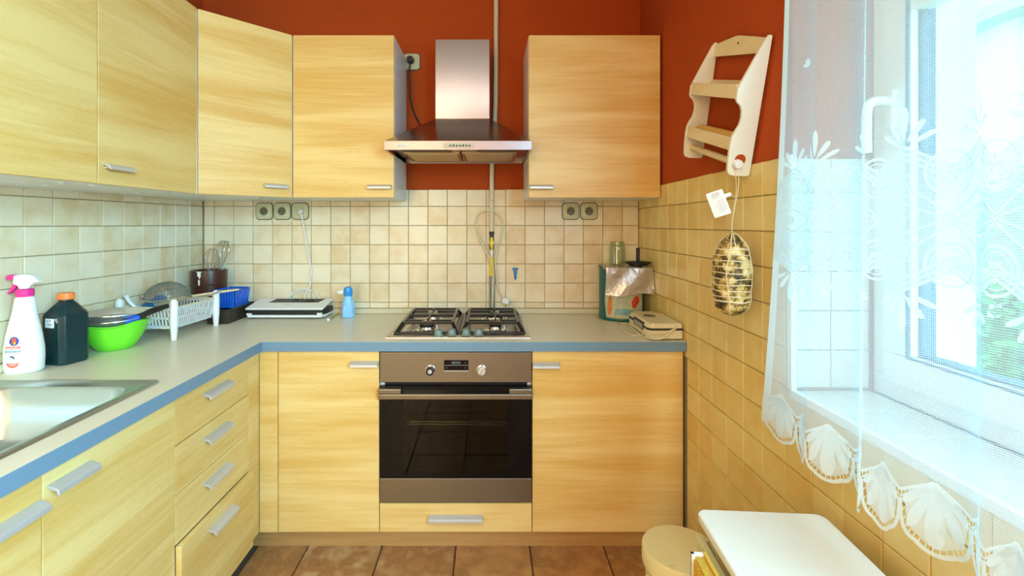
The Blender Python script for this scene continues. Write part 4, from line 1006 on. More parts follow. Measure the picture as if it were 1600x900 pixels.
decal('emblem_bird', [(-.014, .090), (-.011, .102), (-.013, .107), (-.006, .111), (.001, .108), (-.001, .104), (.003, .101), (-.001, .099), (.001, .092), (-.004, .088), (-.008, .096)], M['redink'], lab, .0013)
decal('emblem_wing', [(-.006, .089), (.000, .093), (-.002, .100), (-.006, .096)], M['yellow'], lab, .0017)
decal('red_band', [(-.030, .077), (.012, .077), (.012, .0845), (-.030, .0845)], M['redink'], lab, .0009)
decal('red_seal', [(-.028, .034), (.010, .034), (.006, .026), (.000, .021), (-.009, .0185), (-.018, .021), (-.024, .026)], M['redink'], lab, .0009)
decal('pictogram', [(-.016, .055), (-.008, .056), (-.002, .052), (-.004, .049), (.000, .044), (-.006, .047), (-.009, .051), (-.015, .051)], M['ink'], lab, .0009)
tx = lambda cx_, cz_: (lambda u, v: onb(cx_+u, cz_+v, .0016))
text_obj('label_word', 'Sgrassatore', .0105, M['blueink'], lab, tx(-.009, .070))
text_obj('label_word', 'Candeggina', .0088, M['pinkink'], lab, tx(-.003, .0615))
def arcfn(u, v):
    a = PI/2-u/.0185; r = .0185+v; return onb(-.006+r*math.cos(a), .099+r*math.sin(a), .0016)
text_obj('label_word', 'CHANTECLAIR', .0062, M['redink'], lab, arcfn)
def specks(name, rows_):     # print too small to read in the photograph
    m = MB()
    for z_, u0, u1, hh in rows_:
        u = u0
        while u < u1:
            q = [onb(u, z_, .0016), onb(u+.0018, z_, .0016), onb(u+.0018, z_+hh, .0016), onb(u, z_+hh, .0016)]; m.quad(*q); u += .0028
    m.build(name, M['paper'], lab, local=True, smooth=0, kind='stuff')
specks('small_print', [(.0790, -.026, .008, .0030), (.0300, -.022, .004, .0022), (.0250, -.016, -.001, .0028)])
decal('leaf_sticker', circ(-.041, .090, .009, 14, 1.3), plain('pale_sticker', (.62, .85, .78), .5), lab, .0005)
m = MB(); m.lathe([(0, .234), (.0215, .234), (.0225, .238), (.0225, .254), (.020, .257), (0, .257)], (.002, 0, 0), 28); cl = m.build('pink_collar', M['pink'], t, local=True)
m = MB()
hp_ = [(-.028, .272), (-.026, .300), (-.010, .303), (.012, .303), (.028, .300), (.040, .286), (.046, .278), (.034, .276), (.022, .270), (.014, .257), (-.012, .257), (-.014, .266), (-.020, .270)]
m.prism(hp_, -.011, .011, Matrix.Translation((.002, 0, 0)) @ Matrix.Rotation(PI/2, 4, 'X')); hd = m.build('trigger_head', M['whitepaint'], t, local=True, bevel=.005, seg=3)
m = MB(); m.prism([(-.026, .287), (-.024, .302), (-.040, .302), (-.048, .298), (-.048, .286)], -.009, .009, Matrix.Translation((.002, 0, 0)) @ Matrix.Rotation(PI/2, 4, 'X')); m.build('nozzle', M['pink'], hd, local=True, bevel=.003)
m = MB(); m.prism([(-.016, .284), (-.026, .284), (-.030, .270), (-.036, .258), (-.046, .244), (-.043, .241), (-.033, .248), (-.024, .259), (-.019, .272)], -.007, .007, Matrix.Translation((.002, 0, 0)) @ Matrix.Rotation(PI/2, 4, 'X')); m.build('trigger', M['pink'], hd, local=True, bevel=.002)
# ------------------------------------------------------------------ canister with plastic bag, jar, black dish, sandwich maker
cx, cy, cr = .650, 2.336, .106
t = thing('tin_canister', 'teal tin canister with a colourful printed scene in the right corner', 'canister', (cx, cy, zb), 0)
M['tealtin'] = plain('teal_tin', (.006, .11, .10), .35)
M['tincream'] = plain('tin_picture_ground', (.50, .52, .36), .45, var=.25, scale=22)
m = MB(); m.lathe([(0, 0), (cr-.004, 0), (cr, .004), (cr+.002, .008), (cr, .012), (cr-.001, .24), (cr+.001, .250), (cr-.004, .255), (0, .255)], (cx, cy, zb), 48); tin = m.build('tin', M['tealtin'], t)
def oncyl(a, z_, off=.0012): return Vector((cx+(cr+off)*math.sin(a), cy-(cr+off)*math.cos(a), zb+z_))
def cyldecal(name, pts, mat, off):
    m = MB(); m.bm.faces.new([m.bm.verts.new((p[0], p[1], 0)) for p in pts]); bmesh.ops.triangulate(m.bm, faces=m.bm.faces)
    bmesh.ops.subdivide_edges(m.bm, edges=m.bm.edges, cuts=5, use_grid_fill=True)
    w_ = wmat(tin).inverted() if False else None
    for v in m.bm.verts: v.co = oncyl(v.co.x, v.co.y, off)
    return m.build(name, mat, tin, smooth=60)
cyldecal('printed_picture', [(-.95, .016), (.75, .016), (.85, .05), (.85, .20), (-.95, .20), (-1.05, .10)], M['tincream'], .0010)
cyldecal('printed_figure', [(-.86, .03), (-.72, .03), (-.66, .06), (-.70, .09), (-.66, .11), (-.74, .125), (-.82, .11), (-.80, .09), (-.90, .06)], plain('figure_ochre', (.62, .22, .06), .5, var=.4, scale=60), .0018)
cyldecal('printed_flowers', [(.22, .07), (.35, .062), (.50, .080), (.62, .095), (.60, .115), (.45, .125), (.30, .115), (.18, .095)], plain('flower_red', (.55, .05, .02), .5, var=.5, scale=70), .0018)
cyldecal('printed_water', [(-.55, .035), (.2, .03), (.3, .055), (-.1, .065), (-.5, .06)], plain('picture_blue', (.20, .42, .46), .5, var=.4, scale=50), .0018)
cyldecal('printed_lattice', [(-.45, .075), (.08, .075), (.1, .12), (-.45, .12)], plain('picture_grey', (.42, .45, .36), .5, var=.5, scale=120), .0016)
# crumpled silvery plastic bag over it
m_, nt, N, L, b = newmat('silvery_plastic_film'); M['film'] = m_
b.inputs['Base Color'].default_value = (.62, .57, .54, 1); b.inputs['Roughness'].default_value = .16; b.inputs['Metallic'].default_value = .6; b.inputs['Alpha'].default_value = .80
b.inputs['Specular IOR Level'].default_value = .8
nz = N.new('ShaderNodeTexNoise'); nz.inputs['Scale'].default_value = 26; nz.inputs['Detail'].default_value = 5; tc = N.new('ShaderNodeTexCoord'); L.new(tc.outputs['Object'], nz.inputs['Vector'])
bp = N.new('ShaderNodeBump'); bp.inputs['Strength'].default_value = .9; bp.inputs['Distance'].default_value = .010; L.new(nz.outputs['Fac'], bp.inputs['Height']); L.new(bp.outputs[0], b.inputs['Normal'])
m = MB(); nu, nv = 30, 30; G_ = []
z1 = zb+.2600
for j in range(nv+1):
    v = j/nv; row = []
    for i in range(nu+1):
        u = i/nu; s = (u-.5)*2
        if v < .42:      # on top of the tin, back to front
            f = v/.42; x = cx+s*.108+.006; y = cy+.105-f*.205; z_ = z1+.0012*math.sin(17*u+9*v)
            r_ = math.hypot(x-cx, y-cy)
            z_ -= max(0, r_-.10)*.5
        else:            # hanging down the front
            f = (v-.42)/.58
            x = cx+s*(.108+.018*f)+.006+.014*f; a = (x-cx)/.125
            y = cy-.100-.012-.010*f-.020*(1-abs(a)**1.5 if abs(a) < 1 else 0)*.6*(1)-.004*math.sin(9*u+5*f)
            y = min(y, cy-math.sqrt(max(0, (.114)**2-(x-cx)**2)) if abs(x-cx) < .114 else cy-.06*0-.03) if f > .05 else y
            if abs(x-cx) >= .08: y = min(y, cy-.080-.02*f)
            z_ = z1-.128*f-.006*math.sin(7*u)*f
        x = min(x, XR-.004)
        row.append(m.bm.verts.new((x, y, z_+.0015*noise.noise(Vector((x*60, y*60, z_*60))))))
    G_.append(row)
for j in range(nv):
    for i in range(nu): m.face([G_[j][i], G_[j][i+1], G_[j+1][i+1], G_[j+1][i]])
t = thing('plastic_bag', 'crumpled silvery plastic bag draped over the teal canister', 'bag', (cx, cy, z1), 0)
m.build('bag', M['film'], t, smooth=80, fixn=False)
zt_ = z1+.003
t = thing('glass_jar', 'empty open glass jar standing on the plastic covered canister', 'jar', (.631, 2.335, zt_), 0)
m = MB(); m.lathe([(0, 0), (.036, 0), (.040, .004), (.040, .082), (.038, .090), (.034, .096), (.034, .108), (.036, .110), (.034, .1115), (.032, .110), (.032, .096), (.0375, .082), (.0375, .006), (.034, .004), (0, .004)], (.631, 2.335, zt_), 36); j_ = m.build('jar', M['jar'], t)
m = MB()
for z_ in (.099, .105): m.tube([(.631+.0348*math.cos(a*PI/12), 2.335+.0348*math.sin(a*PI/12), zt_+z_) for a in range(24)], .0009, n=4, smooth=1, closed=True)
m.build('screw_thread', M['jar'], j_)
t = thing('black_stand', 'black dish with an upright stem beside the glass jar', 'stand', (.712, 2.270, zt_), 0)
m = MB(); m.lathe([(0, .0), (.040, .0), (.044, .002), (.060, .014), (.061, .017), (.058, .016), (.040, .006), (0, .005)], (.712, 2.270, zt_), 36); dsh = m.build('dish', M['blackp'], t)
m = MB(); m.box(.704, .720, 2.264, 2.276, zt_+.005, zt_+.083); m.build('stem', M['blackp'], t, bevel=.002)
# sandwich maker
t = thing('sandwich_maker', 'cream electric sandwich maker lying at the right end of the worktop', 'sandwich maker', (.70, 2.03, zb), 0)
sx0, sx1, sy0, sy1 = .632, .771, 1.884, 2.165
ch_ = [(sx0+.012, sy0), (sx1-.004, sy0), (sx1, sy0+.006), (sx1, sy1-.05), (sx1-.03, sy1), (sx0+.02, sy1), (sx0, sy1-.02), (sx0, sy0+.02)]
ch2 = [(x+(.004 if x < .7 else 0), y) for x, y in ch_]
m = MB(); m.prism(ch2, zb+.004, zb+.040, top=ch_); m.build('base', M['cream'], t, bevel=.005)
m = MB(); m.prism([(x*.985+.0105, y*.985+.03) for x, y in ch_], zb+.038, zb+.046); m.build('hinge_gap', M['blackp'], t, smooth=0)
m = MB(); m.prism(ch_, zb+.045, zb+.066, top=[(x+.010*(1 if x < .7 else -.2), y+.008*(1 if y < 2 else -1)) for x, y in ch_]); l_ = m.build('lid', M['cream'], t, bevel=.006, seg=3)
m = MB(); m.lathe([(0, 0), (.026, 0), (.026, .0015), (.022, .002), (0, .002)], (.690, 2.045, zb+.066), 28, sy=1.15); m.build('oval_window', plain('grey_inlay', (.16, .16, .13), .4), l_)
m = MB(); m.box(sx0-.001, sx0+.010, 1.945, 2.075, zb+.026, zb+.058); hr = m.build('grip_recess', M['blackp'], t, bevel=.002)
m = MB(); m.box(sx0-.002, sx0+.002, 1.955, 2.065, zb+.030, zb+.050); m.build('recess_plate', plain('grey_plate', (.36, .38, .30), .4), hr, bevel=.001)
m = MB()
for (a, b) in ((sx0+.02, sy0+.02), (sx1-.02, sy0+.02), (sx0+.02, sy1-.03), (sx1-.03, sy1-.03)): m.cyl((a, b, zb), (a, b, zb+.005), .008, 10)
m.build('foot', M['blackp'], t)
t = thing('appliance_cord', 'cream cord looped on the worktop in front of the sandwich maker', 'cord', (.65, 1.93, zb), 0)
m = MB(); zc = zb+.0038
q = lambda px, py, z_=zc: PZ(px, py, z_)
m.tube([P(1060, 509, 1.895), P(1050, 516, 1.872), P(1035, 520, 1.868), P(1018, 521, 1.88), q(1002, 523), q(988, 524), q(974, 517), q(965, 509), q(970, 505), q(978, 506)], .0034, n=8, smooth=6)
m.tube([P(1062, 509, 1.897), P(1048, 519, 1.868), P(1036, 528, 1.864), P(1022, 529.5, 1.872), q(1008, 527), q(995, 519), q(986, 510), q(984, 505)], .0034, n=8, smooth=6)
m.build('cord', M['cable'], t)
# ------------------------------------------------------------------ wooden roll holder on the red wall
N0 = Vector((XR+TW-.0, 1.296, 1.813)); ang = math.radians(17.3)
U_ = Vector((0, math.cos(ang), math.sin(ang))); V_ = Vector((0, math.sin(ang), -math.cos(ang))); W_ = Vector((-1, 0, 0))
def H(u, v, w_): return N0+U_*u+V_*v+W_*(w_+TW)
t = thing('kitchen_roll_holder', 'white painted wooden kitchen roll holder hanging crooked on the red wall', 'roll holder', tuple(H(.17, .2, .0)), 0)
def hp(m, pts, u0, u1):       # profile in (v, w), extruded along u
    A = [m.bm.verts.new(H(u0, v, w_)) for v, w_ in pts]; B = [m.bm.verts.new(H(u1, v, w_)) for v, w_ in pts]
    m.face(A[::-1]); m.face(B)
    for i in range(len(A)): m.face([A[i], A[(i+1) % len(A)], B[(i+1) % len(A)], B[i]])
def hb(m, u0, u1, v0, v1, w0, w1): hp(m, [(v0, w0), (v1, w0), (v1, w1), (v0, w1)], u0, u1)
side = [(0, .002), (-.002, .010), (.008, .018), (.13, .071), (.140, .075), (.168, .075), (.178, .070), (.185, .061), (.20, .054), (.22, .052), (.24, .055), (.262, .066), (.275, .071), (.30, .073), (.345, .072), (.372, .070), (.384, .064), (.388, .052), (.390, .010), (.386, .002)]
WID = .335
for u0 in (0, WID-.011):
    m = MB(); hp(m, side, u0, u0+.011)
    m.build('side_board', M['pinewhite'], t, bevel=.0015, smooth=30)
m = MB()   # arched top rail against the wall
arch = [(.011, .044), (.011, .006), (.09, -.004), (.17, -.012), (.19, -.012), (.27, -.002), (WID-.011, .006), (WID-.011, .044)]
A = [m.bm.verts.new(H(u, v, .002)) for u, v in arch]; B = [m.bm.verts.new(H(u, v, .012)) for u, v in arch]; m.face(A); m.face(B[::-1])
for i in range(len(A)): m.face([A[i], A[(i+1) % len(A)], B[(i+1) % len(A)], B[i]])
tr = m.build('top_rail', M['pine'], t, bevel=.001, smooth=30)
m = MB(); m.cyl(H(.165, .010, .011), H(.165, .010, .0135), .0035, 10); m.build('screw', M['ink'], tr)
m = MB(); hb(m, .011, WID-.011, .157, .166, .002, .066); m.build('shelf', M['pine'], t, smooth=0)
m = MB(); hb(m, .011, WID-.011, .128, .168, .066, .074); m.build('front_slat', M['pine'], t, bevel=.0012, smooth=0)
m = MB(); hb(m, .011, WID-.011, .118, .157, .002, .010); m.build('back_slat', M['pine'], t, bevel=.0012, smooth=0)
m = MB(); hb(m, .011, WID-.011, .276, .314, .062, .070); m.build('front_slat', M['pine'], t, bevel=.0012, smooth=0)
m = MB(); hb(m, .011, WID-.011, .300, .309, .002, .062); m.build('shelf', M['pine'], t, smooth=0)
m = MB(); m.tube([H(-.004, .350, .046), H(WID-.002, .350, .046)], .0105, n=16, smooth=1); dw = m.build('dowel', M['pine'], t)
m = MB(); m.cyl(H(.0, .352, .046), H(-.016, .352, .046), .0145, 20, .0125); m.build('dowel_knob', M['white'], dw, bevel=.002)
m = MB(); m.cyl(H(.001, .340, .038), H(-.0012, .340, .038), .016, 20); m.build('dowel_hole', M['red'], t, smooth=0)
t = thing('rolling_pin', 'yellow wooden roller lying on the lower shelf of the roll holder', 'roller', tuple(H(.17, .27, .03)), 0)
m = MB(); m.tube([H(.03, .283, .033), H(WID-.030, .283, .033)], .0165, n=20, smooth=1); m.build('roller', M['rollwood'], t, bevel=.002)
# ------------------------------------------------------------------ hanging cured meat and its tag
kn = H(-.006, .360, .046)
mc = Vector((.7085, 1.385, 1.150)); top = Vector((mc.x, mc.y, mc.z+.128))
t = thing('cured_meat', 'netted piece of mouldy cured meat hanging on a string below the roll holder', 'cured meat', tuple(mc), 0)
m_, nt, N, L, b = newmat('mouldy_meat'); M['meat'] = m_
tc = N.new('ShaderNodeTexCoord'); nz = N.new('ShaderNodeTexNoise'); nz.inputs['Scale'].default_value = 26; nz.inputs['Detail'].default_value = 6; nz.inputs['Roughness'].default_value = .7
L.new(tc.outputs['Object'], nz.inputs['Vector']); rp = N.new('ShaderNodeValToRGB'); cr_ = rp.color_ramp; cr_.elements[0].position = .40; cr_.elements[0].color = (.035, .026, .010, 1); cr_.elements[1].position = .60; cr_.elements[1].color = (.78, .70, .40, 1)
e_ = cr_.elements.new(.47); e_.color = (.16, .10, .03, 1); e_ = cr_.elements.new(.52); e_.color = (.55, .38, .08, 1)
L.new(nz.outputs['Fac'], rp.inputs[0]); L.new(rp.outputs[0], b.inputs['Base Color']); b.inputs['Roughness'].default_value = .6
bp = N.new('ShaderNodeBump'); bp.inputs['Strength'].default_value = .8; bp.inputs['Distance'].default_value = .004; L.new(nz.outputs['Fac'], bp.inputs['Height']); L.new(bp.outputs[0], b.inputs['Normal'])
def mrad(f):   # f 0 bottom .. 1 top
    pts = [(0, .0), (.03, .024), (.10, .044), (.2, .050), (.35, .054), (.5, .0545), (.65, .052), (.78, .044), (.9, .028), (.96, .015), (1, .004)]
    for (a, ra), (b2, rb) in zip(pts, pts[1:]):
        if a <= f <= b2: q_ = (f-a)/(b2-a); return ra+(rb-ra)*q_
    return 0
rows = [.8, .735, .665, .595, .525, .455, .385, .315, .25, .19]
def msurf(f, a, off=0):
    r_ = mrad(f); z_ = mc.z-.118+.245*f
    pinch = sum(math.exp(-((f-q_)/.011)**2) for q_ in rows)*.0016 + .0016*math.exp(-((math.remainder(a*4, 2*PI))/.35)**2)
    rr = max(.002, r_-pinch*min(1, r_/.03))+.0045*noise.noise(Vector((2.5*math.cos(a), 2.5*math.sin(a), 9*f)))*min(1, r_/.03)+off
    lean = .004*math.sin(f*PI)
    return Vector((mc.x+rr*math.cos(a)*.95-.002*f, mc.y+rr*math.sin(a)+.010*(.5-f), z_))
m = MB(); rings = [[msurf(f/48, 2*PI*k/48) for k in range(48)] for f in range(0, 49)]
loft(m, rings); mt = m.build('meat', M['meat'], t, smooth=70)
m = MB()
for i, f in enumerate(rows):
    m.tube([msurf(f+.006*math.sin(3*k*PI/12+i), 2*PI*k/24, .0010) for k in range(24)], .0017 if i not in (0, 9) else .0026, n=5, smooth=1, closed=True)
for s in range(4): m.tube([msurf(f, s*PI/2+.9+.08*math.sin(9*f), .0010) for f in [.02+.96*i/30 for i in range(31)]], .0016, n=5, smooth=1)
m.build('string_net', M['string'], mt)
m = MB(); hk = top+Vector((0, 0, .002))
m.tube([kn+Vector((0, .014, 0)), kn+Vector((0, .006, -.07)), hk+Vector((0, .002, .03)), hk], .0011, n=5, smooth=4); m.tube([kn+Vector((0, -.006, 0)), kn+Vector((0, -.006, -.06)), hk+Vector((0, -.001, .03)), hk], .0011, n=5, smooth=4)
m.tube([hk, msurf(.93, 2.6, .001), msurf(.86, 2.5, .001)], .0014, n=5, smooth=3); m.tube([hk, msurf(.93, 4.4, .001), msurf(.80, 4.5, .001)], .0014, n=5, smooth=3)
m.build('hanging_string', M['string'], t)
tgc = P(1122.5, 318, 1.376); 
t = thing('paper_tag', 'white handwritten paper tag tied to the string above the meat', 'tag', tuple(tgc), 0)
Rt = Matrix.Translation(tgc) @ Matrix.Rotation(math.radians(-18), 4, 'Z') @ Matrix.Rotation(math.radians(-19), 4, 'Y') @ Matrix.Rotation(PI/2, 4, 'X')
m = MB(); m.prism([(-.021, -.037), (.021, -.037), (.023, -.035), (.023, .010), (.040, .010), (.040, .020), (.023, .020), (.023, .034), (.021, .037), (-.021, .037), (-.023, .035), (-.023, -.035)], 0, .0006, Rt); tg = m.build('tag_card', M['paper'], t, smooth=0)
m = MB(); rr_ = random.Random(5)
for k, (v, u0, u1) in enumerate([(.031, -.008, .010), (.028, -.010, .012), (.025, -.010, .011), (.022, -.010, .008), (.018, -.010, .004), (.008, .0, .016), (.002, -.004, .014), (-.004, -.014, -.011), (-.005, -.004, .018), (-.010, -.006, .016), (-.015, -.004, .018), (-.020, -.004, .017), (-.025, .0, .010)]):
    u = u0
    while u < u1:
        l_2 = .0012+.002*rr_.random(); dv = .0012*(rr_.random()-.5)
        m.prism([(u, v+dv-.0005), (u+l_2, v-dv-.0005), (u+l_2, v-dv+.0005), (u, v+dv+.0005)], .0006, .0008, Rt); u += l_2+.0007
m.build('tag_writing', M['ink'], tg, smooth=0)
m = MB(); m.tube([Rt @ Vector((.038, .015, .0008)), Vector((kn.x, kn.y-.004, tgc.z+.012))], .0009, n=5, smooth=1); m.build('tag_string', M['string'], t)
# ------------------------------------------------------------------ furniture in the lower right corner
zs_ = .66
def SP(px, py, z): return PZ(px, py, z)
p0 = SP(1089, 798, zs_); ax = math.radians(-3.5)
# the seat's own frame: x across, y away from the camera; its back left corner is at p0
t = thing('kitchen_stool', 'white square stool with a thick rounded seat below the window', 'stool', (p0.x+.123, p0.y-.20, 0), math.radians(-4))
wS = .275; dS = .40
m = MB(); m.prism(rrect(wS, dS, .022, 6), zs_-.020, zs_); m.build('seat', M['whitepaint'], t, local=True, bevel=.005, seg=3)
m = MB(); i = .008
x0_, x1_, y0_, y1_ = -wS/2-.006, wS/2-i, -dS/2+.02, dS/2-.026
for (a, b, c_, d_) in ((x0_, x0_+.014, y0_, y1_), (x1_-.014, x1_, y0_, y1_), (x0_+.014, x1_-.014, y1_-.014, y1_), (x0_+.014, x1_-.014, y0_, y0_+.014)): m.box(a, b, c_, d_, .50, zs_-.045)
m.build('apron', M['creamedge'], t, local=True, bevel=.002)
for (a, b) in ((x0_+.02, y0_+.02), (x1_-.05, y0_+.02), (x0_+.02, y1_-.05), (x1_-.05, y1_-.05)):
    m = MB(); m.prism([(a, b), (a+.03, b), (a+.03, b+.03), (a, b+.03)], 0, zs_-.020); m.build('leg', M['creamedge'], t, local=True, bevel=.002)
t = thing('wicker_panel', 'gold woven wicker panel with a white edge leaning beside the white stool', 'panel', (.414, .83, 0), math.radians(-4))
m = MB(); m.box(-.006, .012, -.22, .135, .012, .628); wp = m.build('woven_sheet', M['gold'], t, local=True, bevel=.001)
m = MB()
for k in range(40): m.cyl((-.0075, .130-k*.009, .02), (-.0075, .130-k*.009, .624), .0026, 6)
m.build('woven_canes', M['gold'], t, local=True, kind='stuff')
m = MB(); m.box(-.012, -.006, .132, .142, 0, .632); m.box(-.012, .012, .1355, .142, 0, .632); m.build('white_edge', M['whitepaint'], t, local=True, label='white edge strip')
m = MB(); m.box(.012, .020, -.22, .142, .0, .634); m.build('gold_rim', plain('gold_rim', (.70, .45, .07), .35), t, local=True, bevel=.002)
zl = .36
bc = Vector((.560, 1.385)); br = .108
t = thing('round_bin', 'cream round lidded bin standing in front of the right base cabinet', 'bin', (bc.x, bc.y, 0), 0)
m = MB(); m.lathe([(0, 0), (br-.022, 0), (br-.018, .004), (br-.008, zl-.05), (br-.012, zl-.045), (0, zl-.045)], n=56, sx=1, local=False) if False else m.lathe([(0, 0), (br-.022, 0), (br-.018, .004), (br-.008, zl-.05), (br-.012, zl-.045), (0, zl-.045)], n=56); M['bin'] = plain('yellow_cream_plastic', (.82, .74, .42), .4, var=.03); m.build('bin_body', M['bin'], t, local=True)
m = MB(); m.lathe([(br-.006, zl-.050), (br, zl-.050), (br+.001, zl-.045), (br+.001, zl-.006), (br-.002, zl-.001), (br-.006, zl), (0, zl)], n=64); ld = m.build('lid', M['bin'], t, local=True)
m = MB(); m.prism(rrect(.016, .008, .002), zl, zl+.0006, Matrix.Translation((-.055, -.075, 0))); m.build('lid_mark', M['creamedge'], ld, local=True)
m = MB(); m.box(-br-.008, -br+.004, -.06, -.035, zl-.070, zl-.052); m.build('lid_catch', M['cream'], ld, local=True, bevel=.002)
# ------------------------------------------------------------------ lace curtain
def lacemat(name, cov_lo, cov_hi, col, net=True):
    m_, nt, N, L, b = newmat(name); N.remove(b); out = N['Material Output']
    df = N.new('ShaderNodeBsdfDiffuse'); df.inputs[0].default_value = (*col, 1); tl = N.new('ShaderNodeBsdfTranslucent'); tl.inputs[0].default_value = (*col, 1)
    m1 = N.new('ShaderNodeMixShader'); m1.inputs[0].default_value = .5; L.new(df.outputs[0], m1.inputs[1]); L.new(tl.outputs[0], m1.inputs[2])
    tr = N.new('ShaderNodeBsdfTransparent'); m2 = N.new('ShaderNodeMixShader'); L.new(tr.outputs[0], m2.inputs[1]); L.new(m1.outputs[0], m2.inputs[2]); L.new(m2.outputs[0], out.inputs[0])
    if net:
        uv = N.new('ShaderNodeUVMap'); sp = N.new('ShaderNodeSeparateXYZ'); L.new(uv.outputs[0], sp.inputs[0])
        def mt(op, a, b_=None, c=None):
            n = N.new('ShaderNodeMath'); n.operation = op
            for i, v in enumerate((a, b_, c)):
                if v is None: continue
                if isinstance(v, (int, float)): n.inputs[i].default_value = v
                else: L.new(v, n.inputs[i])
            return n.outputs[0]
        k = 2*PI/.0042
        a = mt('MULTIPLY', sp.outputs[0], k); c = mt('MULTIPLY', sp.outputs[1], k*.62)
        g = mt('MULTIPLY', mt('COSINE', mt('ADD', a, c)), mt('COSINE', mt('SUBTRACT', a, c)))
        hole = mt('SMOOTH_MIN', mt('MULTIPLY_ADD', g, 1.6, .05), 1.0, .1)
        n = N.new('ShaderNodeMapRange'); n.inputs[1].default_value = -.25; n.inputs[2].default_value = .45; n.inputs[3].default_value = cov_hi; n.inputs[4].default_value = cov_lo
        L.new(g, n.inputs[0]); L.new(n.outputs[0], m2.inputs[0])
    else: m2.inputs[0].default_value = cov_hi
    return m_
M['net'] = lacemat('curtain_net', .22, .66, (.80, .90, .94))
M['netband'] = lacemat('curtain_band_net', .34, .70, (.80, .90, .94))
M['lace'] = lacemat('curtain_lace', 0, .90, (.84, .92, .95), net=False)
YC0, YC1 = 1.165, .22          # far and near ends of the curtain
ZTOP = 2.42
def cs_(s, z):
    """a point of the curtain: s metres of cloth from the far edge, z height"""
    f = (ZTOP-z)/(ZTOP-.78)                 # 0 top 1 bottom
    full = 1.30                              # cloth per metre of wall
    ph = s/full
    far = math.exp(-s/.10)
    y = YC0-.055+.100*f**2.2*far-ph
    fl = .012+.010*f
    w_ = (math.sin(2*PI*s/.235+.6)+.45*math.sin(2*PI*s/.137+2.0+.5*f)+.3*math.sin(2*PI*s/.41))
    x = .694-.012*f+fl*w_*.8
    y += (.005+.005*f)*math.cos(2*PI*s/.235+.6)
    # two sharper pleats
    for (sc0, amp, wd) in ((.335, .022, .030), (.690, .026, .032)):
        d = (s-sc0)/wd; g_ = math.exp(-d*d)
        x -= amp*g_*.6*(.5+.5*f); y += amp*.6*d*g_*(.6+.5*f)
    return Vector((min(x, .745), y, z))
SMAX = (YC0-YC1)*1.30
PS = .088                # scallop pitch in cloth length
def hem(s):                       # where the net ends and the scallop lace begins
    q_ = (s/PS) % 1.0; return .862 + .020*(1-abs(2*q_-1)) 
ct = thing('lace_curtain', 'white lace net curtain hanging in folds before the window', 'curtain', (.70, .45, .78), 0)
inv = wmat(ct).inverted()
def cloth(name, mat, zlo, zhi, ns, nz_, par, off=0, s0=0, s1=None):
    s1 = SMAX if s1 is None else s1
    bm = bmesh.new(); uvl = bm.loops.layers.uv.new('UVMap'); g = []; uvs = {}
    for j in range(nz_+1):
        row = []
        for i in range(ns+1):
            s = s0+(s1-s0)*i/ns; a = zlo(s) if callable(zlo) else zlo; zh = zhi(s) if callable(zhi) else zhi; z = zh+(a-zh)*j/nz_
            v = bm.verts.new(inv @ (cs_(s, z)+Vector((-off, 0, 0)))); uvs[v] = (s, z); row.append(v)
        g.append(row)
    for j in range(nz_):
        for i in range(ns):
            f_ = bm.faces.new((g[j][i], g[j+1][i], g[j+1][i+1], g[j][i+1]))
            for lp in f_.loops: lp[uvl].uv = uvs[lp.vert]
    me = bpy.data.meshes.new(name); bm.to_mesh(me); bm.free(); me.materials.append(mat); me.shade_smooth()
    o = bpy.data.objects.new(name, me); C.objects.link(o); o.parent = par; return o
netp = cloth('net', M['net'], hem, ZTOP, 560, 90, ct)
PB = .127; ZC = 1.308
def bandtop(s):
    q_ = ((s-PB*.45)/PB) % 1.0; d = min(q_, 1-q_)*2
    return 1.428-.038*d**1.3
cloth('pattern_ground', M['netband'], lambda s: 2*ZC-bandtop(s), bandtop, 560, 16, netp, off=.0010)
side_ = cloth("side_hem", M["lace"], .80, ZTOP, 6, 80, ct, off=.0012, s0=0, s1=.016)
class LB:     # lace drawn in cloth coordinates (s, z), raised off the net
    def __init__(s, off): s.bm = bmesh.new(); s.off = off
    def v(s, u, z):
        u = max(u, .002); return s.bm.verts.new(inv @ (cs_(u, z)+Vector((-s.off, 0, 0))))
    def poly(s, pts):
        c = (sum(p[0] for p in pts)/len(pts), sum(p[1] for p in pts)/len(pts)); cv = s.v(*c); r = [s.v(*p) for p in pts]
        for i in range(len(r)):
            s.bm.faces.new((cv, r[i], r[(i+1) % len(r)]))
    def petal(s, u, z, ang, ln, wd, n=12):     # teardrop from (u,z), growing along ang
        ca, sa = math.cos(ang), math.sin(ang); pts = []
        for k in range(n):
            a = 2*PI*k/n; t_ = .5-.5*math.cos(a); r = wd*math.sin(a)*(.35+.65*t_)
            x, y = ln*t_, r; pts.append((u+ca*x-sa*y, z+sa*x+ca*y))
        s.poly(pts)
    def rib(s, pts, w_, closed=False):
        n = len(pts); prev = None; first = None
        for i in range(n+(1 if closed else 0)):
            p = pts[i % n]; a = pts[(i-1) % n] if (closed or i > 0) else p; b = pts[(i+1) % n] if (closed or i < n-1) else p
            dx, dy = b[0]-a[0], b[1]-a[1]; L_3 = math.hypot(dx, dy) or 1; nx, ny = -dy/L_3*w_/2, dx/L_3*w_/2
            cur = (s.v(p[0]+nx, p[1]+ny), s.v(p[0]-nx, p[1]-ny))
            if prev: s.bm.faces.new((prev[0], prev[1], cur[1], cur[0]))
            prev = cur
    def build(s, name, mat, par):
        me = bpy.data.meshes.new(name); s.bm.to_mesh(me); s.bm.free(); me.materials.append(mat)
        o = bpy.data.objects.new(name, me); C.objects.link(o); o.parent = par; return o
lb = LB(.0022)
s = PB*.45
def crv(f, n=14): return [f(k/(n-1)) for k in range(n)]
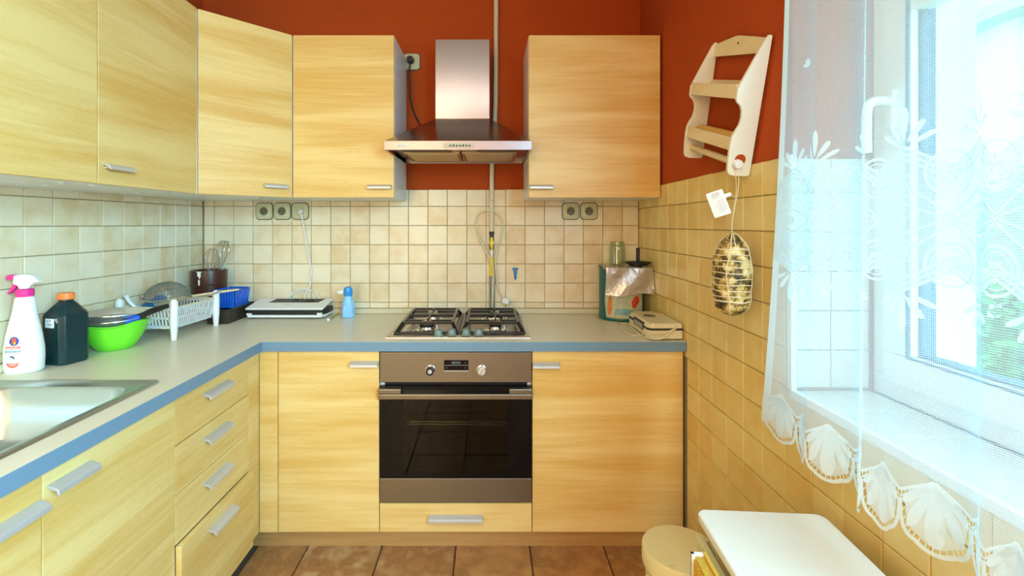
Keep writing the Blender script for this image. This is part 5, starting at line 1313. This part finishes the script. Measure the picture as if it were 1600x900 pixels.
while s < SMAX-PB*.3:
    h = PB/2
    for m_ in (1, -1):                    # upper half and its mirror image
        Z = lambda z: ZC+m_*(z-1.308)
        A_ = lambda deg: math.radians(deg)*m_
        lb.petal(s, Z(1.437), A_(90), .055, .0125)
        for sg in (1, -1):
            lb.petal(s+sg*.006, Z(1.432), A_(90-sg*38), .044, .0075); lb.petal(s+sg*.012, Z(1.428), A_(90-sg*62), .042, .006)
            for q_ in range(3):
                lb.rib(crv(lambda t_: (s+sg*h*t_, Z(1.425-q_*.010-.038*t_**1.3+.0))), .0032)
            # ogee
            lb.rib(crv(lambda t_: (s+sg*(.018+(h-.018)*(t_**.8)), Z(1.352-.040*t_))), .0034)
            # inverted little heart under the palmette
            lb.rib([(s+sg*(.0005+.011*math.sin(PI*k/12)), Z(1.345+.030*(k/12)-.012*math.sin(PI*k/12))) for k in range(13)], .0028)
            lb.rib([(s+sg*.008+.006*math.cos(a*PI/6), Z(1.372)+m_*.006*math.sin(a*PI/6)) for a in range(12)], .002, closed=True)
            # diamond net rim
            lb.rib(crv(lambda t_: (s+sg*h*t_, Z(1.308+.026*(1-t_))), 8), .0028)
        # heart with a flower, centred between palmettes
        c0 = s+h
        hr = lambda k, r: (c0+r*math.sin(2*PI*k/26)*(1+.08*math.cos(2*PI*k/26)), Z(1.378)+m_*r*1.12*math.cos(2*PI*k/26))
        lb.rib([hr(k, .030) for k in range(26)], .0045, closed=True); lb.rib([hr(k, .0225) for k in range(26)], .0018, closed=True)
        for k in range(5): a = PI/2+2*PI*k/5; lb.petal(c0+.002*math.cos(a), Z(1.378)+m_*.002*math.sin(a), a*m_, .015, .0042, 10)
    lb.poly([(s, ZC+.011), (s+.007, ZC), (s, ZC-.011), (s-.007, ZC)])
    lb.rib([(s+h, ZC+.013), (s+h+.009, ZC), (s+h, ZC-.013), (s+h-.009, ZC)], .0022, closed=True)
    s += PB
for k in range(9):                       # scattered little sprigs higher up
    u = .10+.21*k; z = 1.64+.16*(k % 2)+.0
    for q_ in (60, 90, 120, 25, 155): lb.petal(u, z, math.radians(q_), .020, .0048, 8)
lb.build('woven_pattern', M['lace'], netp)['kind'] = 'stuff'
hb_ = LB(.0016); s = 0.0; ground = []
while s < SMAX-PS*.5:
    c0 = s+PS/2; h = PS/2
    # fan filling from the cusp lines down to the scalloped edge, in five petals
    zc = .888
    for (du, dz, ang_, ln, wd) in ((0, -.006, -90, .090, .0150), (.006, -.002, -70, .080, .0100), (-.006, -.002, -110, .080, .0100), (.010, .000, -50, .052, .0085), (-.010, .000, -130, .052, .0085)):
        hb_.petal(c0+du*.5, zc+dz, math.radians(ang_), ln, wd, 16)
    hb_.poly([(c0-.022, .872), (c0, .893), (c0+.022, .872), (c0+.012, .855), (c0, .848), (c0-.012, .855)])
    # outer scalloped border
    def edge(t_):      # t 0..1 along the scallop
        a = PI*t_; x = -math.cos(a); b_3 = .028+.064*abs(math.sin(a))**.7+.0045*abs(math.sin(3*a))
        return (c0+x*h*.98, .880-b_3)
    E = crv(edge, 34); hb_.rib(E, .0068)
    ground.append([(p[0]+(c0-p[0])*.17, p[1]+.0095) for p in E]+[(c0+h*.5, .878), (c0, .893), (c0-h*.5, .878)])
    for k in range(0, 34, 2):
        p = E[k]; q2 = (p[0]+(c0-p[0])*.16, p[1]+.010); hb_.rib([p, q2], .0014)
    # upper border ribs of the scallop
    for sg in (1, -1):
        hb_.rib(crv(lambda t_: (c0+sg*h*t_, .896-.030*t_**.8), 8), .0048); hb_.rib(crv(lambda t_: (c0+sg*h*t_, .885-.030*t_**.8), 8), .0024)
        for k in range(7): t_ = (k+.5)/7; hb_.rib([(c0+sg*h*t_, .896-.030*t_**.8), (c0+sg*h*t_, .885-.030*t_**.8)], .0016)
    s += PS
hem_ = hb_.build('scalloped_hem', M['lace'], ct)
gb = LB(.0008)
for pts in ground: gb.poly(pts)
M['hemfill'] = lacemat('curtain_hem_ground', 0, .66, (.84, .92, .95), net=False)
gb.build('hem_ground', M['hemfill'], hem_)
